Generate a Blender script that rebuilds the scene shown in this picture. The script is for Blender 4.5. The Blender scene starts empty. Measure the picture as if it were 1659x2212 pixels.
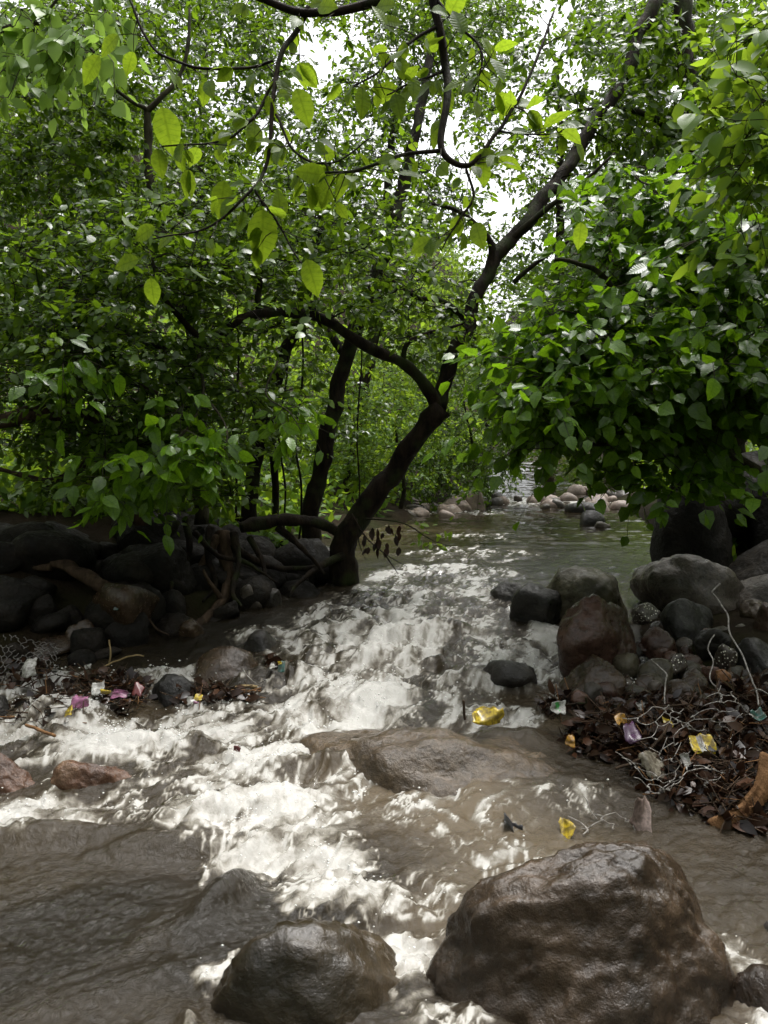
import bpy, bmesh, math, random
import numpy as np
from mathutils import Vector, Matrix

# ------------------------------------------------------------------ camera
scene = bpy.context.scene
CAMZ, TILT, FPX, CX, CY = 1.35, math.radians(4.7), 1661.0, 829.5, 1106.0
cam_d = bpy.data.cameras.new("camera")
cam = bpy.data.objects.new("camera", cam_d)
scene.collection.objects.link(cam)
scene.camera = cam
cam.location = (0, 0, CAMZ)
cam.rotation_euler = (math.pi / 2 - TILT, 0, 0)
cam_d.sensor_fit = 'VERTICAL'
cam_d.angle = 2 * math.atan(CY / FPX)
cam_d.clip_start, cam_d.clip_end = 0.05, 600

# ------------------------------------------------------------------ sky, sun, exposure (overcast)
SUN_EL, SUN_AZ = math.radians(70), math.radians(35)      # azimuth measured from +Y towards +X
world = bpy.data.worlds.new("World")
scene.world = world
world.use_nodes = True
wn, wl = world.node_tree.nodes, world.node_tree.links
wn.clear()
sky = wn.new('ShaderNodeTexSky')
sky.sky_type = 'NISHITA'
sky.sun_disc = False
sky.sun_elevation, sky.sun_rotation = SUN_EL, SUN_AZ
sky.air_density, sky.dust_density, sky.ozone_density = 1.0, 6.0, 0.6
hs = wn.new('ShaderNodeHueSaturation')
hs.inputs['Saturation'].default_value = 0.12            # overcast: the blue is washed out of the whole dome
bg = wn.new('ShaderNodeBackground')
bg.inputs['Strength'].default_value = 0.15
wo = wn.new('ShaderNodeOutputWorld')
wl.new(sky.outputs[0], hs.inputs['Color'])
wl.new(hs.outputs[0], bg.inputs[0])
wl.new(bg.outputs[0], wo.inputs[0])
sun_d = bpy.data.lights.new("sun", 'SUN')
sun_d.energy, sun_d.angle, sun_d.color = 1.2, math.radians(25), (1, .97, .92)
sun = bpy.data.objects.new("sun", sun_d)
scene.collection.objects.link(sun)
sdir = Vector((math.sin(SUN_AZ) * math.cos(SUN_EL), math.cos(SUN_AZ) * math.cos(SUN_EL), math.sin(SUN_EL)))
sun.rotation_euler = sdir.to_track_quat('Z', 'Y').to_euler()
scene.view_settings.view_transform = 'Standard'
scene.view_settings.look = 'None'
scene.view_settings.gamma = 1
scene.view_settings.exposure = 1.45
scene.cycles.max_bounces = 6
scene.cycles.diffuse_bounces = 3
scene.cycles.glossy_bounces = 3
scene.cycles.transmission_bounces = 4
scene.cycles.use_denoising = True

# ------------------------------------------------------------------ helpers
rng = np.random.default_rng(11)
random.seed(5)
COL = scene.collection
_cs, _sn = math.cos(TILT), math.sin(TILT)


def P(px, py, Y):
    """the point at depth Y (metres along +Y) that stands where the photograph shows (px, py)"""
    a, b = (px - CX) / FPX, (CY - py) / FPX
    d = np.array([a, _cs + b * _sn, -_sn + b * _cs])
    return np.array([0, 0, CAMZ]) + d * (Y / d[1])


def W(px, py):
    """the point of the water surface there"""
    a, b = (px - CX) / FPX, (CY - py) / FPX
    d = np.array([a, _cs + b * _sn, -_sn + b * _cs])
    Y = 3.0
    for _ in range(30):
        z = float(level(np.array([Y]))[0])
        Y = .5 * Y + .5 * min(40, (CAMZ - z) / max(1e-3, -d[2] / d[1]))
    return np.array([0, 0, CAMZ]) + d * (Y / d[1])


def proj(p):
    q = p - np.array([0, 0, CAMZ])
    zc = q[:, 1] * _cs - q[:, 2] * _sn
    yc = q[:, 1] * _sn + q[:, 2] * _cs
    zc = np.maximum(zc, .05)
    return CX + FPX * q[:, 0] / zc, CY - FPX * yc / zc, zc


def _hash(ix, iy, iz, s):
    h = (ix.astype(np.uint32) * np.uint32(374761393) + iy.astype(np.uint32) * np.uint32(668265263)
         + iz.astype(np.uint32) * np.uint32(2147483647) + np.uint32((s * 974711) % 4294967295))
    h = (h ^ (h >> np.uint32(13))) * np.uint32(1274126177)
    return h ^ (h >> np.uint32(16))


_G3 = np.array([[1, 1, 0], [-1, 1, 0], [1, -1, 0], [-1, -1, 0], [1, 0, 1], [-1, 0, 1], [1, 0, -1], [-1, 0, -1],
                [0, 1, 1], [0, -1, 1], [0, 1, -1], [0, -1, -1], [1, 1, 0], [-1, 1, 0], [0, -1, 1], [0, -1, -1]], float)


def noise3(p, s=0):
    f = np.floor(p)
    i = f.astype(np.int64)
    r = p - f
    u = r * r * r * (r * (r * 6 - 15) + 10)
    out = 0
    for dx in (0, 1):
        wx = u[:, 0] if dx else 1 - u[:, 0]
        for dy in (0, 1):
            wy = u[:, 1] if dy else 1 - u[:, 1]
            for dz in (0, 1):
                wz = u[:, 2] if dz else 1 - u[:, 2]
                g = _G3[_hash(i[:, 0] + dx, i[:, 1] + dy, i[:, 2] + dz, s) & np.uint32(15)]
                out = out + wx * wy * wz * (g[:, 0] * (r[:, 0] - dx) + g[:, 1] * (r[:, 1] - dy) + g[:, 2] * (r[:, 2] - dz))
    return out


_ang = np.linspace(0, 2 * np.pi, 17)[:16]
_G2 = np.stack([np.cos(_ang), np.sin(_ang)], 1)


def noise2(x, y, s=0):
    fx, fy = np.floor(x), np.floor(y)
    ix, iy = fx.astype(np.int64), fy.astype(np.int64)
    rx, ry = x - fx, y - fy
    ux = rx * rx * rx * (rx * (rx * 6 - 15) + 10)
    uy = ry * ry * ry * (ry * (ry * 6 - 15) + 10)
    out = 0
    iz = np.zeros_like(ix)
    for dx in (0, 1):
        wx = ux if dx else 1 - ux
        for dy in (0, 1):
            wy = uy if dy else 1 - uy
            g = _G2[_hash(ix + dx, iy + dy, iz, s) & np.uint32(15)]
            out = out + wx * wy * (g[:, 0] * (rx - dx) + g[:, 1] * (ry - dy))
    return out * 1.4


def fbm2(x, y, s=0, o=4, g=.5):
    a, t = 1.0, 0
    for k in range(o):
        t = t + a * noise2(x * 2 ** k + 17.3 * k, y * 2 ** k - 9.1 * k, s + k)
        a *= g
    return t


def fbm3(p, s=0, o=4, g=.5):
    a, t = 1.0, 0
    for k in range(o):
        t = t + a * noise3(p * 2 ** k + 5.7 * k, s + k)
        a *= g
    return t


def sst(a, b, x):
    t = np.clip((x - a) / (b - a), 0, 1)
    return t * t * (3 - 2 * t)


def nrm(v):
    return v / np.maximum(np.linalg.norm(v, axis=-1, keepdims=True), 1e-9)


def mesh_from(name, verts, faces_flat, counts, smooth=True):
    me = bpy.data.meshes.new(name)
    me.vertices.add(len(verts))
    me.vertices.foreach_set('co', np.asarray(verts, np.float32).ravel())
    me.loops.add(len(faces_flat))
    me.loops.foreach_set('vertex_index', np.asarray(faces_flat, np.int32))
    me.polygons.add(len(counts))
    counts = np.asarray(counts, np.int32)
    me.polygons.foreach_set('loop_start', np.concatenate([[0], np.cumsum(counts)[:-1]]).astype(np.int32))
    me.polygons.foreach_set('loop_total', counts)
    if smooth:
        me.polygons.foreach_set('use_smooth', np.ones(len(counts), bool))
    me.update(calc_edges=True)
    return me


def add_attr(me, name, data, typ='FLOAT'):
    a = me.attributes.new(name, typ, 'POINT')
    a.data.foreach_set('value' if typ == 'FLOAT' else 'vector', np.asarray(data, np.float32).ravel())


def obj(name, me, mat=None, parent=None, loc=None):
    o = bpy.data.objects.new(name, me)
    COL.objects.link(o)
    if mat is not None and me is not None and not me.materials:
        me.materials.append(mat)
    if parent is not None:
        o.parent = parent
    if loc is not None:
        o.location = [float(c) for c in loc]
    return o


def tag(o, label=None, cat=None, group=None, kind=None):
    for k, v in (('label', label), ('category', cat), ('group', group), ('kind', kind)):
        if v:
            o[k] = v
    return o


def empty(name, loc, label, cat, group=None):
    o = obj(name, None, loc=loc)
    o.empty_display_size = .1
    return tag(o, label, cat, group)


def smooth_path(pts, rad, n):
    """Catmull-Rom resample of a polyline with radii"""
    pts, rad = np.asarray(pts, float), np.asarray(rad, float)
    q = np.vstack([2 * pts[0] - pts[1], pts, 2 * pts[-1] - pts[-2]])
    t = np.linspace(0, len(pts) - 1 - 1e-6, n)
    k = t.astype(int)
    f = (t - k)[:, None]
    a, b, c, d = q[k], q[k + 1], q[k + 2], q[k + 3]
    o = .5 * (2 * b + (c - a) * f + (2 * a - 5 * b + 4 * c - d) * f ** 2 + (3 * b - a - 3 * c + d) * f ** 3)
    return o, np.interp(t, np.arange(len(rad)), rad)


def tubes(name, paths, sides=6, rough=0.0, seed=0):
    """paths: list of (pts, radii); one mesh"""
    V, F, C, base = [], [], [], 0
    ang = np.arange(sides) / sides * 2 * np.pi
    ca, sa = np.cos(ang), np.sin(ang)
    for pts, rad in paths:
        n = len(pts)
        t = np.gradient(pts, axis=0)
        t = nrm(t)
        ref = np.array([0.31, .17, .93]) if abs(t[0, 2]) < .9 else np.array([.9, .3, .1])
        u = nrm(np.cross(t, ref))
        for i in range(1, n):
            if (u[i] * u[i - 1]).sum() < 0:
                u[i] = -u[i]
        w = np.cross(t, u)
        ring = pts[:, None] + rad[:, None, None] * (ca[None, :, None] * u[:, None] + sa[None, :, None] * w[:, None])
        V.append(ring.reshape(-1, 3))
        i0 = base + np.arange(n - 1)[:, None] * sides + np.arange(sides)[None]
        i1 = base + np.arange(n - 1)[:, None] * sides + (np.arange(sides)[None] + 1) % sides
        F.append(np.stack([i0, i1, i1 + sides, i0 + sides], -1).reshape(-1))
        C.append(np.full((n - 1) * sides, 4))
        F.append(base + np.arange(sides)[::-1])
        F.append(base + (n - 1) * sides + np.arange(sides))
        C.append([sides, sides])
        base += n * sides
    V = np.concatenate(V)
    if rough > 0:
        V = V + rough * np.stack([fbm3(V * 7, seed + k, 4, .6) for k in range(3)], 1)
    return mesh_from(name, V, np.concatenate(F), np.concatenate(C))


# ------------------------------------------------------------------ materials
def new_mat(name):
    m = bpy.data.materials.new(name)
    m.use_nodes = True
    nt = m.node_tree
    return m, nt, nt.nodes, nt.links, nt.nodes['Principled BSDF'], nt.nodes['Material Output']


def nd(n, typ, **kw):
    x = n.new(typ)
    for k, v in kw.items():
        if hasattr(x, k):
            setattr(x, k, v)
        else:
            x.inputs[k.replace('_', ' ')].default_value = v
    return x


def ramp(n, stops, interp='LINEAR'):
    r = n.new('ShaderNodeValToRGB')
    r.color_ramp.interpolation = interp
    e = r.color_ramp.elements
    while len(e) < len(stops):
        e.new(.5)
    for x, (p, c) in zip(e, stops):
        x.position = p
        x.color = (*c, 1) if len(c) == 3 else c
    return r


def rock_mat(name, c0, c1, c2, rough=.32, bump=.5, scale=1.0, specks=0.0, spec=.42):
    m, nt, n, l, b, out = new_mat(name)
    tc = n.new('ShaderNodeTexCoord')
    oi = n.new('ShaderNodeObjectInfo')
    add = nd(n, 'ShaderNodeVectorMath', operation='ADD')
    mul = nd(n, 'ShaderNodeMath', operation='MULTIPLY')
    mul.inputs[1].default_value = 37
    l.new(oi.outputs['Random'], mul.inputs[0])
    l.new(tc.outputs['Object'], add.inputs[0])
    l.new(mul.outputs[0], add.inputs[1])
    n1 = nd(n, 'ShaderNodeTexNoise', Scale=4.5 * scale, Detail=7, Roughness=.62)
    n2 = nd(n, 'ShaderNodeTexNoise', Scale=30 * scale, Detail=9, Roughness=.68)
    n3 = nd(n, 'ShaderNodeTexVoronoi', Scale=26 * scale)
    for x in (n1, n2, n3):
        l.new(add.outputs[0], x.inputs['Vector'])
    rp = ramp(n, [(.3, c0), (.52, c1), (.72, c2)])
    l.new(n1.outputs[0], rp.inputs[0])
    mx = nd(n, 'ShaderNodeMix', data_type='RGBA', blend_type='MULTIPLY')
    mx.inputs[0].default_value = .7
    r2 = ramp(n, [(.3, (.45, .45, .45)), (.62, (1.25, 1.2, 1.12))])
    l.new(n2.outputs[0], r2.inputs[0])
    l.new(rp.outputs[0], mx.inputs[6])
    l.new(r2.outputs[0], mx.inputs[7])
    col = mx.outputs[2]
    hv = nd(n, 'ShaderNodeHueSaturation')
    mr = nd(n, 'ShaderNodeMapRange')
    mr.inputs[3].default_value, mr.inputs[4].default_value = .75, 1.3
    l.new(oi.outputs['Random'], mr.inputs[0])
    l.new(mr.outputs[0], hv.inputs['Value'])
    l.new(col, hv.inputs['Color'])
    col = hv.outputs[0]
    if specks:
        vs = nd(n, 'ShaderNodeTexVoronoi', Scale=60)
        l.new(add.outputs[0], vs.inputs['Vector'])
        rs = ramp(n, [(specks, (1, 1, 1)), (specks + .06, (0, 0, 0))])
        l.new(vs.outputs['Distance'], rs.inputs[0])
        m2 = nd(n, 'ShaderNodeMix', data_type='RGBA')
        l.new(rs.outputs[0], m2.inputs[0])
        l.new(col, m2.inputs[6])
        m2.inputs[7].default_value = (.75, .72, .62, 1)
        col = m2.outputs[2]
    l.new(col, b.inputs['Base Color'])
    rr = ramp(n, [(.35, (rough * .6,) * 3), (.7, (min(1, rough * 1.7),) * 3)])
    l.new(n2.outputs[0], rr.inputs[0])
    l.new(rr.outputs[0], b.inputs['Roughness'])
    b.inputs['Specular IOR Level'].default_value = spec
    bm = nd(n, 'ShaderNodeBump', Strength=bump, Distance=.012)
    sm = nd(n, 'ShaderNodeMath', operation='ADD')
    l.new(n2.outputs[0], sm.inputs[0])
    v3 = nd(n, 'ShaderNodeMath', operation='MULTIPLY')
    v3.inputs[1].default_value = .25
    l.new(n3.outputs[0], v3.inputs[0])
    l.new(v3.outputs[0], sm.inputs[1])
    l.new(sm.outputs[0], bm.inputs['Height'])
    bb = nd(n, 'ShaderNodeBump', Strength=bump * .8, Distance=.05)
    l.new(n1.outputs[0], bb.inputs['Height'])
    l.new(bm.outputs[0], bb.inputs['Normal'])
    l.new(bb.outputs[0], b.inputs['Normal'])
    return m


M = {}
M['rock_brown'] = rock_mat('wet brown rock', (.015, .010, .006), (.033, .0215, .013), (.058, .039, .024), .21, .6)
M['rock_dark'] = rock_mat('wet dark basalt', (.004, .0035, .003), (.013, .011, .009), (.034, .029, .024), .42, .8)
M['rock_red'] = rock_mat('wet red brown rock', (.020, .010, .007), (.055, .029, .020), (.10, .055, .04), .30, .6)
M['rock_grey'] = rock_mat('grey brown rock', (.02, .017, .014), (.058, .048, .039), (.11, .095, .08), .36, .65)
M['rock_olive'] = rock_mat('olive grey rock', (.016, .014, .008), (.046, .040, .025), (.085, .075, .05), .36, .65)
M['rock_orange'] = rock_mat('orange brown stone', (.07, .03, .012), (.16, .075, .03), (.22, .12, .06), .35, .4)
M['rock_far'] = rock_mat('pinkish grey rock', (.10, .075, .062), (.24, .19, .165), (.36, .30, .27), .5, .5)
M['rock_speck'] = rock_mat('dark rock with pale specks', (.02, .016, .014), (.045, .036, .03), (.07, .06, .05), .3, .4, specks=.2)
M['rock_shaded'] = rock_mat('dull basalt darkened for shade', (.003, .0026, .002), (.011, .009, .007), (.026, .021, .016), .7, 1.0, spec=.18)  # darker copy of the basalt, bank shade put into its colour
M['rock_wet'] = rock_mat('smooth brown rock under a sheet of water', (.012, .009, .005), (.028, .020, .011), (.05, .036, .02), .14, .55, scale=.8, spec=.5)
M['rock_sunk'] = rock_mat('brown rock under running water', (.022, .015, .009), (.050, .036, .022), (.085, .062, .04), .1, .7, scale=1.4)
M['rock_film'] = rock_mat('rust rock with pale chips', (.022, .011, .007), (.07, .035, .02), (.15, .095, .06), .2, .8)


def leaf_mat(name, dark, light, trans, tw=.35, rough=.3, veins=False):
    m, nt, n, l, b, out = new_mat(name)
    at = nd(n, 'ShaderNodeAttribute', attribute_name='lr')
    rp = ramp(n, [(0, dark), (.6, tuple((a + c) / 2 for a, c in zip(dark, light))), (1, light)])
    l.new(at.outputs['Fac'], rp.inputs[0])
    col = rp.outputs[0]
    tr = n.new('ShaderNodeBsdfTranslucent')
    rt = ramp(n, [(0, tuple(c * .6 for c in trans)), (1, trans)])
    l.new(at.outputs['Fac'], rt.inputs[0])
    tcol = rt.outputs[0]
    if veins:
        uv = nd(n, 'ShaderNodeAttribute', attribute_name='luv')
        sp = n.new('ShaderNodeSeparateXYZ')
        l.new(uv.outputs['Vector'], sp.inputs[0])
        ab = nd(n, 'ShaderNodeMath', operation='ABSOLUTE')
        l.new(sp.outputs[1], ab.inputs[0])
        ss = nd(n, 'ShaderNodeMath', operation='MULTIPLY_ADD')
        l.new(ab.outputs[0], ss.inputs[0])
        ss.inputs[1].default_value = -.35
        l.new(sp.outputs[0], ss.inputs[2])
        sc = nd(n, 'ShaderNodeMath', operation='MULTIPLY')
        l.new(ss.outputs[0], sc.inputs[0])
        sc.inputs[1].default_value = 9
        fr = nd(n, 'ShaderNodeMath', operation='PINGPONG')
        l.new(sc.outputs[0], fr.inputs[0])
        fr.inputs[1].default_value = .5
        mn = nd(n, 'ShaderNodeMath', operation='MINIMUM')
        mm = nd(n, 'ShaderNodeMath', operation='MULTIPLY')
        l.new(ab.outputs[0], mm.inputs[0])
        mm.inputs[1].default_value = 2.5
        l.new(fr.outputs[0], mn.inputs[0])
        l.new(mm.outputs[0], mn.inputs[1])
        vr = ramp(n, [(.02, (.78, .78, .72)), (.10, (1, 1, 1))])
        l.new(mn.outputs[0], vr.inputs[0])
        ns = nd(n, 'ShaderNodeTexNoise', Scale=7, Detail=3)
        l.new(uv.outputs['Vector'], ns.inputs['Vector'])
        nr = ramp(n, [(.35, (.8, .82, .8)), (.65, (1.12, 1.1, 1))])
        l.new(ns.outputs[0], nr.inputs[0])
        outs = []
        for c in (col, tcol):
            a1 = nd(n, 'ShaderNodeMix', data_type='RGBA', blend_type='MULTIPLY')
            a1.inputs[0].default_value = 1
            l.new(c, a1.inputs[6])
            l.new(vr.outputs[0], a1.inputs[7])
            a2 = nd(n, 'ShaderNodeMix', data_type='RGBA', blend_type='MULTIPLY')
            a2.inputs[0].default_value = 1
            l.new(a1.outputs[2], a2.inputs[6])
            l.new(nr.outputs[0], a2.inputs[7])
            outs.append(a2.outputs[2])
        col, tcol = outs
        bp = nd(n, 'ShaderNodeBump', Strength=.5, Distance=.004)
        l.new(mn.outputs[0], bp.inputs['Height'])
        l.new(bp.outputs[0], b.inputs['Normal'])
    l.new(col, b.inputs['Base Color'])
    l.new(tcol, tr.inputs['Color'])
    b.inputs['Roughness'].default_value = rough
    b.inputs['Specular IOR Level'].default_value = .2 if rough > .3 else .34
    mx = n.new('ShaderNodeMixShader')
    mx.inputs[0].default_value = tw
    l.new(b.outputs[0], mx.inputs[1])
    l.new(tr.outputs[0], mx.inputs[2])
    l.new(mx.outputs[0], out.inputs['Surface'])
    return m


M['leaf_left'] = leaf_mat('glossy dark green leaf', (.022, .050, .005), (.110, .185, .020), (.22, .37, .015), .4, .25)
M['leaf_right'] = leaf_mat('broad wet green leaf', (.022, .056, .004), (.098, .195, .013), (.22, .42, .012), .4, .25, True)
M['leaf_near'] = leaf_mat('thin backlit green leaf', (.035, .085, .005), (.10, .16, .010), (.29, .43, .022), .5, .4, True)
M['leaf_lime'] = leaf_mat('lime green young leaf', (.08, .15, .02), (.16, .26, .04), (.35, .55, .08), .45, .35)
M['leaf_back'] = leaf_mat('mid green leaf', (.018, .042, .005), (.080, .145, .014), (.19, .33, .015), .42, .33)
M['leaf_shrub'] = leaf_mat('fresh green shrub leaf', (.04, .10, .008), (.13, .23, .018), (.34, .50, .03), .48, .4)
M['leaf_far'] = leaf_mat('far hillside leaf', (.05, .105, .010), (.14, .23, .025), (.28, .42, .03), .45, .6)
M['leaf_dead'] = leaf_mat('dead brown leaf', (.007, .004, .003), (.06, .028, .015), (.06, .025, .012), .12, .3)


def bark_mat(name, c0, c1, moss=0.0):
    m, nt, n, l, b, out = new_mat(name)
    tc = n.new('ShaderNodeTexCoord')
    n1 = nd(n, 'ShaderNodeTexNoise', Scale=16, Detail=9, Roughness=.7)
    n2 = nd(n, 'ShaderNodeTexNoise', Scale=60, Detail=5)
    mpb = n.new('ShaderNodeMapping')
    mpb.inputs['Scale'].default_value = (1, 1, .35)
    l.new(tc.outputs['Object'], mpb.inputs['Vector'])
    for x in (n1, n2):
        l.new(mpb.outputs[0], x.inputs['Vector'])
    rp = ramp(n, [(.38, c0), (.66, c1)])
    l.new(n1.outputs[0], rp.inputs[0])
    col = rp.outputs[0]
    if moss:
        n3 = nd(n, 'ShaderNodeTexNoise', Scale=5, Detail=4)
        l.new(tc.outputs['Object'], n3.inputs['Vector'])
        r3 = ramp(n, [(.5, (0, 0, 0)), (.65, (moss,) * 3)])
        l.new(n3.outputs[0], r3.inputs[0])
        mx = nd(n, 'ShaderNodeMix', data_type='RGBA')
        l.new(r3.outputs[0], mx.inputs[0])
        l.new(col, mx.inputs[6])
        mx.inputs[7].default_value = (.03, .045, .012, 1)
        col = mx.outputs[2]
    l.new(col, b.inputs['Base Color'])
    b.inputs['Roughness'].default_value = .8
    b.inputs['Specular IOR Level'].default_value = .12
    bp = nd(n, 'ShaderNodeBump', Strength=.9, Distance=.02)
    ad = nd(n, 'ShaderNodeMath', operation='MULTIPLY_ADD')
    l.new(n2.outputs[0], ad.inputs[0])
    ad.inputs[1].default_value = .4
    l.new(n1.outputs[0], ad.inputs[2])
    l.new(ad.outputs[0], bp.inputs['Height'])
    l.new(bp.outputs[0], b.inputs['Normal'])
    return m


M['bark'] = bark_mat('dark wet bark', (.005, .0035, .0025), (.026, .018, .011), .6)
M['bark_brown'] = bark_mat('brown root bark', (.025, .017, .011), (.085, .056, .036))
M['bark_green'] = bark_mat('thin olive stem', (.02, .018, .010), (.055, .05, .028))
M['straw'] = bark_mat('dry pale stem', (.18, .13, .06), (.36, .27, .14))
M['tan_wood'] = bark_mat('tan bark', (.10, .05, .022), (.24, .13, .06))


def plain(name, col, rough=.4, var=.25, trans=0.0, metal=0.0, scale=25, mud=0.0):
    m, nt, n, l, b, out = new_mat(name)
    tc = n.new('ShaderNodeTexCoord')
    ns = nd(n, 'ShaderNodeTexNoise', Scale=scale, Detail=5)
    l.new(tc.outputs['Object'], ns.inputs['Vector'])
    rp = ramp(n, [(.3, tuple(c * (1 - var) for c in col)), (.7, tuple(min(1, c * (1 + var)) for c in col))])
    l.new(ns.outputs[0], rp.inputs[0])
    col = rp.outputs[0]
    if mud:
        n3 = nd(n, 'ShaderNodeTexNoise', Scale=scale * 1.6, Detail=6, Roughness=.7)
        l.new(tc.outputs['Object'], n3.inputs['Vector'])
        r3 = ramp(n, [(.38, (0, 0, 0)), (.58, (mud,) * 3)])
        l.new(n3.outputs[0], r3.inputs[0])
        mm = nd(n, 'ShaderNodeMix', data_type='RGBA')
        l.new(r3.outputs[0], mm.inputs[0])
        l.new(col, mm.inputs[6])
        mm.inputs[7].default_value = (.045, .03, .018, 1)
        col = mm.outputs[2]
    l.new(col, b.inputs['Base Color'])
    b.inputs['Roughness'].default_value = rough
    b.inputs['Metallic'].default_value = metal
    if trans:
        b.inputs['Transmission Weight'].default_value = trans
    return m


M['wire'] = plain('galvanised wire', (.33, .315, .29), .42, .35, metal=.2, scale=40, mud=.7)
M['wire_dark'] = plain('dull grey wire', (.16, .15, .14), .5, .35, metal=.3, scale=40)
M['yellow'] = plain('yellow plastic', (.52, .38, .02), .25, .12, mud=.8)
M['white'] = plain('white plastic film', (.40, .40, .37), .3, .2, mud=.8)
M['dingy'] = plain('dingy translucent film', (.27, .245, .19), .3, .3, mud=.8)
M['pinkcloth'] = plain('muddy pink cloth', (.20, .145, .125), .6, .3, mud=.8)
M['pink'] = plain('pink plastic', (.32, .10, .22), .35, .2, mud=.8)
M['green'] = plain('green plastic', (.05, .38, .08), .3, .2, mud=.8)
M['teal'] = plain('teal plastic', (.012, .09, .075), .3, .2, mud=.8)
M['purple'] = plain('dark purple plastic', (.05, .02, .05), .25, .3)
M['maroon'] = plain('maroon plastic', (.10, .02, .02), .3, .3)
M['black'] = plain('black plastic', (.008, .008, .009), .35, .3)
M['orange'] = plain('orange plastic', (.40, .20, .015), .3, .2, mud=.8)

# ground
m, nt, n, l, b, out = new_mat('wet forest floor')
tc = n.new('ShaderNodeTexCoord')
n1 = nd(n, 'ShaderNodeTexNoise', Scale=1.2, Detail=8)
n2 = nd(n, 'ShaderNodeTexNoise', Scale=14, Detail=8, Roughness=.7)
for x in (n1, n2):
    l.new(tc.outputs['Object'], x.inputs['Vector'])
rp = ramp(n, [(.3, (.008, .006, .004)), (.5, (.020, .014, .008)), (.7, (.024, .026, .009))])
l.new(n1.outputs[0], rp.inputs[0])
l.new(rp.outputs[0], b.inputs['Base Color'])
b.inputs['Roughness'].default_value = .95
b.inputs['Specular IOR Level'].default_value = .08
bp = nd(n, 'ShaderNodeBump', Strength=.9, Distance=.06)
l.new(n2.outputs[0], bp.inputs['Height'])
l.new(bp.outputs[0], b.inputs['Normal'])
M['ground'] = m

# water: silty brown body, white where 'foam' is set: churned water, plus painted glitter on the calm reach
m, nt, n, l, b, out = new_mat('silty stream water')
fo = nd(n, 'ShaderNodeAttribute', attribute_name='foam')
fl = nd(n, 'ShaderNodeAttribute', attribute_name='flow')
si = nd(n, 'ShaderNodeAttribute', attribute_name='silt')
tc = n.new('ShaderNodeTexCoord')
mp = nd(n, 'ShaderNodeMapping')
mp.inputs['Scale'].default_value = (5, 6, 1)
l.new(fl.outputs['Vector'], mp.inputs['Vector'])
na = nd(n, 'ShaderNodeTexNoise', Scale=1.5, Detail=9, Roughness=.66, Distortion=1.4)
l.new(mp.outputs[0], na.inputs['Vector'])
nb = nd(n, 'ShaderNodeTexNoise', Scale=38, Detail=7, Roughness=.7, Distortion=1.0)
l.new(tc.outputs['Object'], nb.inputs['Vector'])
nw = nd(n, 'ShaderNodeTexNoise', Scale=9, Detail=3, Roughness=.5, Distortion=.6)
l.new(tc.outputs['Object'], nw.inputs['Vector'])


def mad(a, k, c):
    x = nd(n, 'ShaderNodeMath', operation='MULTIPLY_ADD')
    l.new(a, x.inputs[0])
    x.inputs[1].default_value = k
    if isinstance(c, float):
        x.inputs[2].default_value = c
    else:
        l.new(c, x.inputs[2])
    return x.outputs[0]


br_ = mad(nb.outputs[0], .6, mad(na.outputs[0], .9, -.75))     # streaky + bubbly break-up
fs_ = mad(br_, 1.0, fo.outputs['Fac'])
fm = nd(n, 'ShaderNodeMapRange', interpolation_type='SMOOTHSTEP')
fm.inputs[1].default_value, fm.inputs[2].default_value = .08, 1.15
l.new(fs_, fm.inputs[0])
wr = ramp(n, [(0, (.010, .0078, .0048)), (.45, (.030, .0225, .0135)), (1, (.105, .080, .049))])
l.new(mad(br_, .3, si.outputs['Fac']), wr.inputs[0])
fr_ = ramp(n, [(0, (.08, .066, .046)), (.45, (.165, .153, .128)), (1, (.37, .36, .335))])
l.new(fm.outputs[0], fr_.inputs[0])
fx_ = nd(n, 'ShaderNodeMapRange')
fx_.inputs[1].default_value, fx_.inputs[2].default_value = .0, .45
l.new(fm.outputs[0], fx_.inputs[0])
cm = nd(n, 'ShaderNodeMix', data_type='RGBA')
l.new(fx_.outputs[0], cm.inputs[0])
l.new(wr.outputs[0], cm.inputs[6])
l.new(fr_.outputs[0], cm.inputs[7])
l.new(cm.outputs[2], b.inputs['Base Color'])
rm = nd(n, 'ShaderNodeMapRange')
rm.inputs[3].default_value, rm.inputs[4].default_value = .04, .4
l.new(fm.outputs[0], rm.inputs[0])
l.new(rm.outputs[0], b.inputs['Roughness'])
b.inputs['IOR'].default_value = 1.33
ru = nd(n, 'ShaderNodeAttribute', attribute_name='ruffle')


def times(k):
    x = nd(n, 'ShaderNodeMath', operation='MULTIPLY')
    l.new(ru.outputs['Fac'], x.inputs[0])
    x.inputs[1].default_value = k
    return x.outputs[0]


bp0 = nd(n, 'ShaderNodeBump', Strength=.35, Distance=.03)
l.new(times(.35), bp0.inputs['Strength'])
l.new(nw.outputs[0], bp0.inputs['Height'])
bp = nd(n, 'ShaderNodeBump', Strength=.4, Distance=.03)
l.new(na.outputs[0], bp.inputs['Height'])
l.new(bp0.outputs[0], bp.inputs['Normal'])
l.new(times(.22), bp.inputs['Strength'])
bp2 = nd(n, 'ShaderNodeBump', Distance=.016)
sb = nd(n, 'ShaderNodeMapRange')
sb.inputs[3].default_value, sb.inputs[4].default_value = .5, .4
l.new(fm.outputs[0], sb.inputs[0])
sq = nd(n, 'ShaderNodeMath', operation='MULTIPLY')
l.new(sb.outputs[0], sq.inputs[0])
l.new(ru.outputs['Fac'], sq.inputs[1])
l.new(sq.outputs[0], bp2.inputs['Strength'])
l.new(nb.outputs[0], bp2.inputs['Height'])
l.new(bp.outputs[0], bp2.inputs['Normal'])
geo = n.new('ShaderNodeNewGeometry')
up = n.new('ShaderNodeCombineXYZ')
up.inputs[2].default_value = 1
kn = nd(n, 'ShaderNodeMapRange')
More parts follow.
